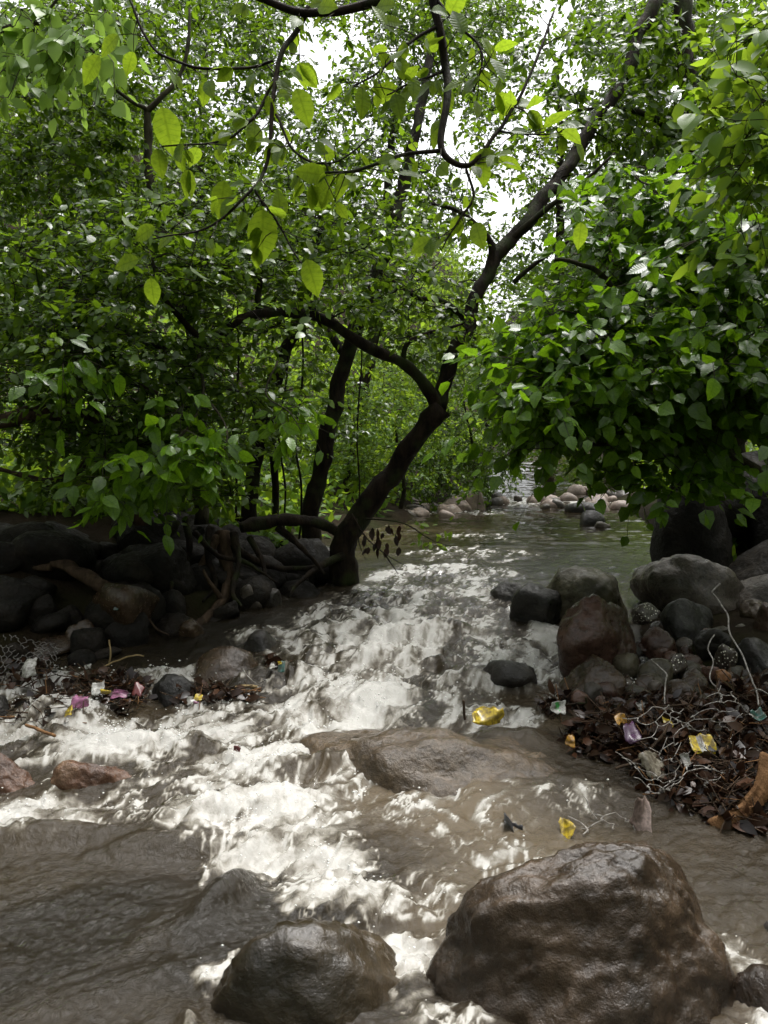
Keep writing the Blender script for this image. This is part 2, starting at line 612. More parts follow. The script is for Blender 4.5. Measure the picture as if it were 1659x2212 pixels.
kn.inputs[3].default_value, kn.inputs[4].default_value = .25, .72
l.new(fm.outputs[0], kn.inputs[0])
mixn = nd(n, 'ShaderNodeMix', data_type='VECTOR')
l.new(kn.outputs[0], mixn.inputs[0])
l.new(up.outputs[0], mixn.inputs[4])
l.new(bp2.outputs[0], mixn.inputs[5])
nno = nd(n, 'ShaderNodeVectorMath', operation='NORMALIZE')
l.new(mixn.outputs[1], nno.inputs[0])
df = n.new('ShaderNodeBsdfDiffuse')
l.new(cm.outputs[2], df.inputs['Color'])
l.new(nno.outputs[0], df.inputs['Normal'])
gl = n.new('ShaderNodeBsdfGlossy')
l.new(rm.outputs[0], gl.inputs['Roughness'])
l.new(bp2.outputs[0], gl.inputs['Normal'])
fz_ = nd(n, 'ShaderNodeFresnel', IOR=1.33)
l.new(bp2.outputs[0], fz_.inputs['Normal'])
ms = n.new('ShaderNodeMixShader')
l.new(fz_.outputs[0], ms.inputs[0])
l.new(df.outputs[0], ms.inputs[1])
l.new(gl.outputs[0], ms.inputs[2])
l.new(ms.outputs[0], out.inputs['Surface'])
M['water'] = m
m, nt, n, l, b, out = new_mat('water drops')
b.inputs['Base Color'].default_value = (.75, .75, .73, 1)
b.inputs['Roughness'].default_value = .1
M['drops'] = m


# ------------------------------------------------------------------ ground and water
def level(y):
    return np.interp(y, [0, 2.5, 3.4, 4.3, 5.2, 6.4, 9, 12.5, 15, 19, 25, 60],
                     [0, 0, .05, .13, .24, .31, .33, .35, .55, .85, 1.3, 4])


XL = ([-5, 0, 3.2, 4.0, 4.35, 4.75, 5.5, 6.2, 7, 9, 11.8, 14, 18, 25, 60],
      [-7, -6, -4.5, -2.6, -2.15, -1.45, -.82, -.42, -.6, -.3, .7, 1.2, 2.4, 4, 10])
XR = ([-5, 0, 2.3, 2.7, 3.25, 3.8, 4.1, 5, 5.7, 6.8, 9, 14, 18, 25, 60],
      [6, 3.6, 2.6, 1.3, 1.12, 1.0, 1.0, 1.25, 1.75, 2.5, 3.3, 4.1, 4.9, 6.5, 13])


def ground_z(x, y):
    xl, xr = np.interp(y, *XL), np.interp(y, *XR)
    lv = level(y)
    dl, dr = xl - x, x - xr
    d = np.maximum(dl, dr)
    inside = np.clip(-d, 0, 2)
    z = lv - .07 - .33 * sst(0, .5, inside)
    z = z + np.where(dl > 0, .36 * sst(.25, 1.9, dl) + .03 * dl, 0)
    z = z + np.where(dr > 0, .22 * sst(.25, 1.7, dr) + .04 * dr + .4 * sst(1.8, 3.6, dr), 0)
    z = z + np.where(dr > dl, np.where(y < 6.5, .03, .16), .16) * sst(-.08, .22, d)
    far = np.maximum(d, 0)
    z = z + 14 * sst(7, 45, far) + 16 * sst(22, 75, y - 4 + .0 * x) * sst(0, 8, far + 2)
    z = z + .05 * fbm2(x * 1.3, y * 1.3, 3, 4) + .8 * sst(6, 30, far) * fbm2(x * .1, y * .1, 9, 3)
    return z


def sheet(name, X, Y, Z, mat, kind='structure'):
    r, c = X.shape
    V = np.stack([X, Y, Z], -1).reshape(-1, 3)
    i = (np.arange(r - 1)[:, None] * c + np.arange(c - 1)[None])
    F = np.stack([i, i + 1, i + c + 1, i + c], -1).reshape(-1)
    me = mesh_from(name, V, F, np.full((r - 1) * (c - 1), 4))
    o = obj(name, me, mat)
    tag(o, kind=kind)
    return o, me


gy = np.concatenate([np.linspace(-60, -1, 18), np.linspace(0, 16, 150), np.linspace(16.6, 60, 60), np.linspace(63, 300, 30)])
gu = np.linspace(-1, 1, 220)
gx = np.sign(gu) * (np.abs(gu) * 7 + 190 * np.abs(gu) ** 5)
GX, GY = np.meshgrid(gx, gy)
GZ = ground_z(GX.ravel(), GY.ravel()).reshape(GX.shape)
ground, _ = sheet('ground', GX, GY, GZ, M['ground'])

# flow path (centre of the current), for streaks that follow the water
path = np.array([[9, 32], [5.2, 22], [3.4, 16], [2.2, 11.5], [1.0, 8], [.25, 6], [-.05, 4.8], [-.3, 3.9], [-.8, 3.25], [-1.7, 2.75], [-3, 2.3], [-6, 1.6]])
pf, _ = smooth_path(np.c_[path, np.zeros(len(path))], np.ones(len(path)), 160)
pf = pf[:, :2]
seg = np.r_[0, np.cumsum(np.linalg.norm(np.diff(pf, axis=0), axis=1))]
pt = nrm(np.gradient(pf, axis=0))


def flow_coords(x, y):
    s, t = np.empty_like(x), np.empty_like(x)
    for a in range(0, len(x), 20000):
        q = np.stack([x[a:a + 20000], y[a:a + 20000]], 1)
        d2 = ((q[:, None] - pf[None]) ** 2).sum(-1)
        wgt = np.exp(-(d2 - d2.min(1, keepdims=True)) / (.05 + .08 * d2.min(1, keepdims=True)))
        wgt /= wgt.sum(1, keepdims=True)
        k = d2.argmin(1)
        c, tt = wgt @ pf, nrm(wgt @ pt)
        dv = q - c
        s[a:a + 20000] = wgt @ seg + (dv * tt).sum(1)
        t[a:a + 20000] = dv[:, 0] * tt[:, 1] - dv[:, 1] * tt[:, 0]
    return s, t


NR, NC = 700, 640
yy = 1.0 * (34 / 1.0) ** (np.linspace(0, 1, NR) ** .93)
uu = np.linspace(-1, 1, NC)
WX = uu[None] * (0.72 * yy[:, None] + .55)
WY = np.repeat(yy[:, None], NC, 1)
wx, wy = WX.ravel(), WY.ravel()
fs, ft = flow_coords(wx, wy)
kf = 1 - sst(2.1, 3.0, wy)
fs2, ft2 = -wx * .9 - wy * .44, wx * .44 - wy * .9


def flow_noise(a, b, seed, o, g, wa=0.0):
    n1_ = fbm2(fs * a + wa * wrp, ft * b + wa * wrp2, seed, o, g)
    n2_ = fbm2(fs2 * a + wa * wrp, ft2 * b + wa * wrp2, seed, o, g)
    return n1_ * (1 - kf) + n2_ * kf

# churned patches, the calm-reach ones also painting in white glitter: (px, py, rx, ry, strength) in the photograph, laid on the water surface
PATCH = [(800, 1395, 190, 62, .85), (700, 1375, 80, 45, .6), (930, 1400, 140, 65, .55), (790, 1525, 160, 75, 1.15), (640, 1550, 150, 60, .95), (430, 1590, 210, 52, 1.2),
         (230, 1610, 190, 55, 1.25), (30, 1600, 130, 60, .9), (560, 1650, 170, 45, .8), (430, 1760, 150, 75, .9), (620, 1760, 170, 110, .8),
         (540, 1855, 140, 60, .95), (700, 1870, 150, 80, .75), (80, 1765, 210, 60, .9), (250, 1750, 130, 50, .65), (870, 2050, 100, 60, 1.15), (760, 1950, 170, 60, .85),
         (900, 1950, 170, 70, .45), (1050, 1850, 190, 80, .40), (980, 1760, 220, 90, .38), (1250, 1740, 160, 50, .27), (330, 1470, 150, 30, .65), (460, 1450, 60, 30, .45),
         (1120, 1430, 110, 60, .6), (1020, 1480, 140, 55, .5), (1310, 1520, 150, 30, .8), (1060, 1560, 130, 38, .75), (900, 1300, 200, 45, .42),
         (700, 1330, 90, 35, .35), (1060, 1290, 180, 40, .36), (560, 1370, 90, 22, .4), (60, 1480, 150, 40, .7), (130, 1545, 150, 50, .65),
         (1150, 1085, 170, 9, .9), (1000, 1108, 120, 6, .5), (700, 1700, 180, 60, .6), (1020, 1620, 120, 60, .15), (620, 1480, 90, 40, .6), (850, 1440, 200, 40, .55),
         (880, 1340, 260, 40, .45), (350, 1680, 130, 40, .5), (1180, 1380, 60, 50, .45), (950, 1245, 220, 30, .35), (1010, 1200, 200, 24, .32), (1060, 1160, 170, 16, .25), (480, 1530, 120, 22, .5)]
foam = np.zeros_like(wx)
for cx_, cy_, rx_, ry_, st_ in PATCH:
    c = W(cx_, cy_)
    ex = rx_ / FPX * c[1]
    y1, y2 = W(cx_, cy_ - ry_)[1], W(cx_, cy_ + ry_)[1]
    ey = max(.06, (y1 - y2) / 2)
    d = np.sqrt(((wx - c[0]) / ex) ** 2 + ((wy - (y1 + y2) / 2) / ey) ** 2)
    if 1240 < cy_ < 1490 and cx_ > 540:
        st_ = st_ + .14
    foam = np.maximum(foam, st_ * (1 - sst(.2, 1.3, d)))
wrp = fbm2(wx * 2.2, wy * 2.2, 41, 3)
wrp2 = fbm2(wx * 2.4 + 9, wy * 2.4, 43, 3)
big = flow_noise(1.7, 5.0, 21, 5, .58, .5)
fine = flow_noise(4.5, 15, 31, 4, .6, .8)
lace = 1 - np.abs(fbm2(wx * 6 + wrp * 2, wy * 5 + wrp2 * 2, 51, 4, .6)) * 2.6
calm = sst(6.4, 9.0, wy)
open_ = sst(.0, .25, foam)
for cx_, cy_, ex_, ey_ in [(.52, 1.86, .42, .30), (-.12, 1.76, .31, .23), (-.86, 4.15, .22, .16), (-.62, 4.55, .13, .1), (-1.05, 3.85, .15, .12), (-1.12, 2.98, .2, .13),
                           (1.15, 4.25, .28, .24), (1.10, 3.85, .2, .16), (.83, 5.0, .19, .17), (-1.4, 2.95, .22, .14)]:
    d = np.hypot((wx - cx_) / ex_, (wy - cy_) / ey_)
    foam = np.maximum(foam, (.42 + .3 * wrp) * np.exp(-((d - 1.08) / .16) ** 2))
open_ = sst(.0, .25, foam)
mid_ = sst(.08, .3, foam) * (1 - sst(.5, .9, foam))
foam_n = .93 * foam + open_ * (.66 * big + .46 * fine + .12 * np.clip(lace, 0, 1) - .06) + .55 * mid_ * sst(.5, .95, lace)
foam_n = np.clip(foam_n, 0, 1.3)
# broken, sharp-crested chop where the water is fast
chop = 1 - 2.2 * np.abs(flow_noise(2.4, 3.4, 61, 4, .52, .6))
chop2 = 1 - 2.2 * np.abs(flow_noise(7, 9, 71, 3, .55, 1.0))
fastw = sst(.08, .7, foam)
h = level(wy)
h = h + (.006 + .030 * fastw) * (1 - .7 * calm) * chop + (.0015 + .009 * fastw) * (1 - .7 * calm) * chop2
h = h + (.014 * (1 - calm)) * flow_noise(1.1, 1.9, 81, 3, .5)
h = h + .0048 * (1 - calm) * (.25 + sst(-.6, .6, wx - .2 * wrp)) * (1 - 2 * np.abs(fbm2(wx * 9 + wrp * 2, wy * 11 + wrp2 * 2, 87, 3, .55)))
h = h + .005 * sst(.45, 1, foam_n) * (1 - 2 * np.abs(fbm2(wx * 16 + wrp * 3, wy * 14 + wrp2 * 3, 91, 3, .55)))
# ropy ripples drawn out along the current in the near, unbroken water
h = h + (.0042 * kf * (1 - .7 * sst(.3, .8, foam))) * (1 - 2.0 * np.abs(fbm2(fs2 * 3.6 + .7 * wrp, ft2 * 9 + .9 * wrp2, 131, 4, .6)))
# swells and water sliding over sunken boulders: (px, py of the crest, Y, half width x, half width y, height, turn)
HUMP = [(492, 1893, 2.20, .05, .13, .075, -.4), (430, 1960, 2.08, .16, .09, .035, .4),
        (330, 2080, 1.85, .35, .06, .02, .4), (120, 1790, 2.55, .35, .06, .05, .1), (330, 1790, 2.5, .2, .05, .045, .2), (520, 1700, 2.75, .25, .08, .05, .2),
        (250, 1570, 3.25, .5, .12, .05, .1), (780, 1480, 3.75, .28, .12, .08, 0), (800, 1375, 4.35, .35, .12, .08, 0), (900, 1340, 4.7, .3, .1, .06, .1),
        (600, 1430, 4.05, .25, .1, .05, .2), (1050, 1440, 3.95, .3, .06, .05, -.3), (60, 1540, 3.4, .18, .14, .09, 0), (120, 1480, 3.6, .25, .12, .06, 0), (980, 1340, 4.8, .2, .08, .05, 0),
        (1000, 1600, 3.15, .42, .22, .03, -.1), (1100, 1550, 3.32, .16, .08, .06, 0), (1200, 1680, 2.85, .3, .14, .04, 0), (650, 1600, 3.05, .2, .07, .06, .3)]
for px_, py_, Y_, ax_, ay_, hh_, tn in HUMP:
    c = P(px_, py_, Y_)
    X_, Y2_ = wx - c[0], wy - Y_
    dx, dy = (X_ * math.cos(tn) + Y2_ * math.sin(tn)) / ax_, (-X_ * math.sin(tn) + Y2_ * math.cos(tn)) / ay_
    wob = 1 + .35 * wrp
    rr_ = (dx * dx + dy * dy) * (1 + .5 * wrp2)
    h = h + hh_ * wob * np.exp(-np.maximum(rr_, 0) ** 1.35)
# troughs behind the foreground lip and below the drops
for px_, py_, ax_, ay_, hh_ in [(860, 2020, .20, .12, -.05), (560, 1870, .30, .09, -.06), (150, 1740, .5, .08, -.04), (650, 1520, .25, .1, -.04), (60, 1610, .35, .15, -.06), (860, 1440, .2, .1, -.04), (780, 1560, .2, .12, -.05)]:
    c = W(px_, py_)
    h = h + hh_ * np.exp(-(((wx - c[0]) / ax_) ** 2 + ((wy - c[1]) / ay_) ** 2))
# ripples of the calm reach
rip = .013 * calm * (fbm2(wx * 1.6, wy * 4.0, 111, 3) + .6 * (1 - 2 * np.abs(fbm2(wx * 4, wy * 9, 113, 3))))
h = h + rip
silt = .30 + .30 * flow_noise(.9, 1.6, 121, 3, .5)
for px_, py_, ax_, ay_, s_ in [(1080, 1830, .45, .35, .5), (950, 1700, .5, .3, .3), (250, 2050, .8, .4, -.28), (720, 2100, .4, .25, -.30), (480, 2180, .2, .06, .2), (1250, 1700, .4, .25, -.05),
                               (60, 1780, .4, .3, .1), (1620, 2000, .3, .5, .1), (900, 1990, .2, .15, .3), (450, 1370, .6, .4, -.25), (850, 1140, .6, 1.2, .3), (1200, 1170, 1.2, 2.5, -.3), (1030, 1610, .45, .2, -.1)]:
    c = W(px_, py_)
    silt = silt + s_ * np.exp(-(((wx - c[0]) / ax_) ** 2 + ((wy - c[1]) / ay_) ** 2))
water, wme = sheet('water', WX, WY, h.reshape(WX.shape), M['water'])
add_attr(wme, 'foam', foam_n)
add_attr(wme, 'ruffle', 1 - .85 * sst(5.8, 9.0, wy))
add_attr(wme, 'silt', np.clip(silt, 0, 1))
add_attr(wme, 'flow', np.stack([wx + .10 * wrp, wy + .10 * wrp2, wx * 0], 1), 'FLOAT_VECTOR')

# spray thrown up where the water breaks
prob = sst(.65, 1.1, foam_n) * (wy < 4.6) * (wy > 1.5)
cum = np.cumsum(prob * wy)
pick = np.searchsorted(cum, rng.random(6000) * cum[-1])
clump = sst(.05, .5, noise2(wx[pick] * 7, wy[pick] * 7, 5))
keep = rng.random(len(pick)) < clump + .12
pick = pick[keep]
dp = np.stack([wx[pick], wy[pick], h[pick]], 1) + rng.normal(0, .012, (len(pick), 3))
dp[:, 2] = h[pick] + rng.exponential(.02, len(pick)) + .002
dr_ = rng.uniform(.0010, .0034, len(pick)) * rng.uniform(.5, 1.3, len(pick)) * (.6 + .15 * wy[pick])
octv = np.array([[1, 0, 0], [-1, 0, 0], [0, 1, 0], [0, -1, 0], [0, 0, 1], [0, 0, -1]], float)
octf = np.array([[0, 2, 4], [2, 1, 4], [1, 3, 4], [3, 0, 4], [2, 0, 5], [1, 2, 5], [3, 1, 5], [0, 3, 5]])
V = (dp[:, None] + octv[None] * dr_[:, None, None] * np.array([1.6, 1, 1])).reshape(-1, 3)
F = (octf[None] + 6 * np.arange(len(dp))[:, None, None]).reshape(-1)
spray = obj('spray', mesh_from('spray', V, F, np.full(len(dp) * 8, 3)), M['drops'])
tag(spray, 'white drops of spray above the churning stream', 'spray', kind='stuff')

# ------------------------------------------------------------------ rocks
_ico = {}


def ico(k):
    if k not in _ico:
        bm = bmesh.new()
        bmesh.ops.create_icosphere(bm, subdivisions=k, radius=1)
        v = np.array([x.co[:] for x in bm.verts])
        f = np.array([[x.index for x in p.verts] for p in bm.faces])
        bm.free()
        _ico[k] = (v, f)
    return _ico[k]


def rock_mesh(name, size, seed, sub=4, cuts=9, sharp=9, lump=.10, lean=0.0, crack=.025):
    r = np.random.default_rng(seed)
    v, f = ico(sub)
    nn = nrm(r.normal(0, 1, (cuts, 3)))
    dd = r.uniform(.58, .98, cuts)
    dots = np.maximum(v @ nn.T, 0) / dd
    rad = ((dots ** sharp).sum(1) + .92 ** sharp * .5) ** (-1 / sharp)
    rad = np.minimum(rad, 1.35)
    p = v * rad[:, None]
    p = p * (1 + lump * fbm3(p * 1.6 + seed, seed, 4, .5)[:, None] + .035 * fbm3(p * 6, seed + 3, 3, .6)[:, None])
    cn = noise3(p * 1.1 + seed * .7, seed + 9) + .35 * noise3(p * 3, seed + 10)
    p = p * (1 - crack * np.exp(-(cn / .035) ** 2))[:, None]
    ext = (p.max(0) - p.min(0)) / 2
    p = (p - (p.max(0) + p.min(0)) / 2) / ext
    a = r.uniform(-.25, .25)
    p = p * np.asarray(size)
    R = np.array(Matrix.Rotation(a, 3, 'Y'))
    p = p @ R.T
    p[:, 0] += lean * p[:, 2]
    p = p * (np.asarray(size)[0] / np.abs(p[:, 0]).max() if lean else 1)
    return mesh_from(name, p, f.reshape(-1), np.full(len(f), 3))


def rock(name, x0, x1, y0, y1, Y, mat, label, cat='boulder', seed=1, sub=4, group=None, bury=.35, deep=.9, **kw):
    s = Y / FPX
    w, hh = (x1 - x0) * s, (y1 - y0) * s
    c = P((x0 + x1) / 2, (y0 + y1) / 2, Y)
    zs = hh / 2 * (1 + bury)
    c[2] -= hh / 2 * bury
    me = rock_mesh(name, (w / 2, w / 2 * deep, zs), seed, sub, **kw)
    o = obj(name, me, M[mat], loc=c)
    tag(o, label, cat, group)
    return o


# foreground and mid-stream
rock('boulder', 868, 1612, 1796, 2470, 1.86, 'rock_brown', 'big wet brown boulder filling the bottom right corner of the stream', seed=104, sub=6, cuts=10, sharp=8, lump=.12, deep=.62, bury=.1, lean=.22)
rock('boulder', 1575, 1800, 2030, 2330, 1.75, 'rock_brown', 'wet brown boulder cut off by the frame beside the big corner boulder', seed=32, lump=.12)
rock('boulder', 1635, 1760, 1985, 2090, 2.05, 'rock_dark', 'small black rock edge above the cut off corner boulder', seed=33)
rock('boulder', 600, 1450, 1571, 1980, 3.12, 'rock_sunk', 'broad low brown rock just under a film of water in midstream', seed=58, sub=6, bury=0, sharp=4, deep=.55, lump=.13, crack=.0)
rock('boulder', 402, 562, 1396, 1490, 4.15, 'rock_brown', 'rounded brown boulder in the stream below the tree roots', seed=41, deep=.7, sharp=6)
rock('boulder', 512, 598, 1360, 1425, 4.55, 'rock_dark', 'pointed black rock behind the rounded brown boulder in the stream', seed=45, cuts=6, sharp=14)
rock('boulder', 318, 432, 1452, 1530, 3.85, 'rock_dark', 'angular black rock in front of the rounded brown boulder', seed=47, cuts=7, sharp=14)
rock('boulder', 105, 308, 1632, 1745, 2.98, 'rock_film', 'rust coloured rock with pale chips beside the white chute', seed=52, sub=5, lump=.14, deep=.6)
rock('boulder', -110, 125, 1625, 1765, 2.95, 'rock_film', 'dark rust rock at the edge of the frame below the chute', seed=53, sub=5, lump=.14, deep=.6)
rock('boulder', -60, 16, 1495, 1560, 3.55, 'rock_dark', 'small dark rock touching the frame above the white chute', seed=54)
rock('boulder', 1035, 1165, 1424, 1500, 3.95, 'rock_dark', 'dark slanting rock barely breaking the rapids', seed=57, bury=.2)
rock('boulder', 400, 1040, 1938, 2700, 1.84, 'rock_wet', 'smooth dark brown boulder sheeted with water at bottom centre', seed=91, sub=5, cuts=7, sharp=4, lump=.07, deep=.6, bury=0, crack=0)
# right bank, large ones
rock('boulder', 1056, 1156, 1255, 1310, 5.5, 'rock_dark', 'flat black rock at the upstream tip of the boulder point', seed=61, cuts=6, sharp=12)
rock('boulder', 1100, 1215, 1262, 1360, 5.0, 'rock_dark', 'black wedge shaped rock between rapids and olive boulder', seed=62, cuts=7, sharp=12)
rock('boulder', 1170, 1365, 1226, 1360, 5.15, 'rock_olive', 'olive grey boulder behind the red brown boulder', seed=63, sub=5, cuts=9)
rock('boulder', 1191, 1392, 1277, 1455, 4.25, 'rock_red', 'smooth red brown boulder leaning at the water edge', seed=71, sub=5, cuts=8, sharp=6)
rock('boulder', 1376, 1620, 1189, 1350, 5.2, 'rock_grey', 'large grey brown boulder under the overhanging leaves', seed=65, sub=5, cuts=9, sharp=7)
rock('boulder', 1540, 1760, 1235, 1380, 5.1, 'rock_grey', 'grey boulder sloping out of frame beside the large one', seed=66)
rock('boulder', 1428, 1556, 1294, 1385, 4.55, 'rock_dark', 'rounded dark grey boulder in front of the large grey one', seed=67, sharp=6)
rock('boulder', 1386, 1462, 1354, 1410, 4.3, 'rock_red', 'reddish stone beneath the rounded dark grey boulder', 'stone', seed=68)
rock('boulder', 1376, 1458, 1420, 1480, 3.95, 'rock_olive', 'olive brown stone standing in the shallow edge', 'stone', seed=69, sharp=6)
rock('boulder', 1208, 1348, 1424, 1515, 3.85, 'rock_brown', 'wet brown rock awash below the red brown boulder', seed=70, sub=5, lump=.15)
rock('boulder', 1366, 1426, 1301, 1340, 4.55, 'rock_speck', 'dark rock dotted with pale grit beside the red brown boulder', 'stone', seed=72)
rock('boulder', 1440, 1486, 1410, 1446, 3.95, 'rock_speck', 'small black stone dotted white in the cobbles', 'stone', seed=73)
rock('boulder', 1545, 1592, 1392, 1440, 4.0, 'rock_speck', 'speckled stone behind the tall bent wire', 'stone', seed=75)
rock('boulder', 1498, 1572, 1351, 1410, 4.2, 'rock_dark', 'dark blocky stone below the rounded dark grey boulder', 'stone', seed=74)
rock('boulder', 1580, 1690, 1372, 1460, 4.0, 'rock_dark', 'black boulder cut by the frame among the cobbles', seed=76)
rock('boulder', 1462, 1532, 1444, 1512, 3.75, 'rock_brown', 'brown block standing behind the heap of dead leaves', 'stone', seed=77)
rock('boulder', 1542, 1582, 1444, 1480, 3.8, 'rock_orange', 'orange brown stone near the foot of the tall wire', 'stone', seed=78)
rock('boulder', 1556, 1606, 1474, 1516, 3.65, 'rock_orange', 'larger orange brown stone just behind the dead leaves', 'stone', seed=79)
rock('boulder', 1598, 1660, 1294, 1345, 4.7, 'rock_brown', 'brown stone beside the sloping grey boulder', 'stone', seed=80)
rock('boulder', 1630, 1700, 1304, 1376, 4.4, 'rock_red', 'deep red stone cut by the frame on the boulder bank', 'stone', seed=81)
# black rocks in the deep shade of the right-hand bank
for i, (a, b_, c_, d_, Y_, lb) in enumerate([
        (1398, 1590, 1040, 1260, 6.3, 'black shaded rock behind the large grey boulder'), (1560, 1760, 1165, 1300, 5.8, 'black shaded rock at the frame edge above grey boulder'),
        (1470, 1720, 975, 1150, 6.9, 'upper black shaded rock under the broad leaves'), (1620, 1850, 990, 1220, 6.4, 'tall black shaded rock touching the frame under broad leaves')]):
    rock('boulder', a, b_, c_, d_, Y_, 'rock_shaded', lb, seed=130 + i, sub=4)
# cobbles heaped on the right bank
k = 0
r_ = np.random.default_rng(77)
while k < 95:
    px_ = r_.uniform(1225, 1690)
    py_ = r_.uniform(1350, 1520)
    if py_ < 1350 + .5 * max(0, 1390 - px_):
        continue
    Y_ = np.interp(py_, [1340, 1520], [4.65, 3.5])
    w_ = r_.uniform(22, 62) * (1 if k > 25 else 1.35)
    h_ = w_ * r_.uniform(.6, .9)
    mt = r_.choice(['rock_dark', 'rock_brown', 'rock_red', 'rock_grey', 'rock_olive', 'rock_brown'])
    rock('cobble', px_ - w_ / 2, px_ + w_ / 2, py_ - h_ / 2, py_ + h_ / 2, Y_ + .04, mt, '%s wet cobble %s' % ({'rock_dark': 'black', 'rock_brown': 'brown', 'rock_red': 'reddish', 'rock_grey': 'grey', 'rock_olive': 'olive'}[str(mt)], 'in the heap beside the red brown boulder' if px_ < 1400 else 'in the heap behind the dead leaves' if py_ > 1430 else 'in the heap below the rounded grey boulder'), 'stone',
         seed=200 + k, sub=3, group='cobbles heaped on the bank', bury=.2, cuts=int(r_.integers(6, 11)), sharp=r_.uniform(6, 13))
    k += 1
# left bank
LB = [(50, 230, 1122, 1225, 5.6, 'rock_shaded', 'long flat topped black boulder on the bank by the far green gap'),
      (258, 420, 1112, 1205, 5.7, 'rock_shaded', 'black boulder on top of the bank beside the hanging roots'),
      (-40, 56, 1132, 1190, 5.7, 'rock_shaded', 'grey boulder at the frame edge below the far green gap'),
      (165, 270, 1206, 1262, 5.35, 'rock_shaded', None), (262, 325, 1204, 1262, 5.3, 'rock_shaded', None), (312, 425, 1196, 1268, 5.3, 'rock_shaded', None),
      (-30, 78, 1302, 1392, 4.75, 'rock_shaded', 'big black boulder at the frame edge above the wire tangle'),
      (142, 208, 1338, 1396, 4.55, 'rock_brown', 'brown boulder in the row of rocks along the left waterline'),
      (150, 234, 1358, 1424, 4.45, 'rock_shaded', 'black wedge of rock with a pointed top at the waterline'),
      (222, 326, 1316, 1402, 4.65, 'rock_shaded', 'broad rounded black boulder at the waterline below the thick root'),
      (100, 180, 1306, 1372, 4.7, 'rock_shaded', None), (60, 124, 1326, 1404, 4.6, 'rock_shaded', None), (192, 270, 1312, 1358, 4.8, 'rock_shaded', None),
      (336, 404, 1272, 1334, 5.0, 'rock_shaded', None), (506, 564, 1260, 1312, 5.3, 'rock_grey', 'grey stone at the waterline right of the hanging roots'),
      (562, 610, 1270, 1312, 5.35, 'rock_grey', 'smaller grey stone at the waterline toward the leaning trunk'), (146, 208, 1402, 1436, 4.3, 'rock_shaded', None),
      (516, 606, 1190, 1232, 5.9, 'rock_shaded', None), (420, 520, 1215, 1290, 5.5, 'rock_shaded', None), (590, 680, 1215, 1270, 5.9, 'rock_shaded', None),
      (-20, 70, 1225, 1310, 5.2, 'rock_shaded', None), (75, 165, 1245, 1320, 5.1, 'rock_shaded', None), (270, 350, 1255, 1325, 5.0, 'rock_shaded', None), (330, 420, 1320, 1372, 4.85, 'rock_shaded', None),
      (610, 700, 1170, 1225, 6.3, 'rock_shaded', None), (440, 540, 1140, 1215, 6.2, 'rock_shaded', None), (10, 70, 1385, 1425, 4.35, 'rock_shaded', None), (455, 520, 1300, 1335, 5.1, 'rock_shaded', None),
      (-60, 20, 1180, 1240, 5.5, 'rock_shaded', None), (200, 262, 1398, 1420, 4.4, 'rock_shaded', None), (385, 440, 1335, 1372, 4.75, 'rock_brown', None)]
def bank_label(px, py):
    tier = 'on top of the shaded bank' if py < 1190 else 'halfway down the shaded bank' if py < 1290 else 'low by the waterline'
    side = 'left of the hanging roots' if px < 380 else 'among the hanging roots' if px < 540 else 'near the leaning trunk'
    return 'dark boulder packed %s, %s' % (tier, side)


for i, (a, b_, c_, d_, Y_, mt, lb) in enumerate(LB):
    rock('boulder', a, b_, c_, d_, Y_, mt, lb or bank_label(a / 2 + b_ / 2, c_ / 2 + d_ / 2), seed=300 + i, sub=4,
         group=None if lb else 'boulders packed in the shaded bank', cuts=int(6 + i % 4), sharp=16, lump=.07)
r_ = np.random.default_rng(15)
k = 0
while k < 75:
    y_ = r_.uniform(4.3, 7.2)
    x_ = np.interp(y_, *XL) - r_.uniform(-.08, 1.6 if y_ > 5 else .9)
    if x_ < -3.4 or (abs(x_ + .33) < .3 and abs(y_ - 6) < .5):
        continue
    sz = r_.uniform(.09, .24)
    me = rock_mesh('boulder', (sz * r_.uniform(.9, 1.4), sz, sz * r_.uniform(.6, .9)), 800 + k, 3, cuts=int(r_.integers(6, 10)), sharp=16, lump=.07)
    o = obj('boulder', me, M['rock_shaded' if r_.random() < .8 else 'rock_brown'], loc=(x_, y_, float(ground_z(np.array([x_]), np.array([y_]))[0]) + sz * .25))
    bx_, by_, _z = proj(np.array([o.location[:]]))
    tag(o, bank_label(bx_[0], by_[0]), 'boulder', 'boulders packed in the shaded bank')
    k += 1
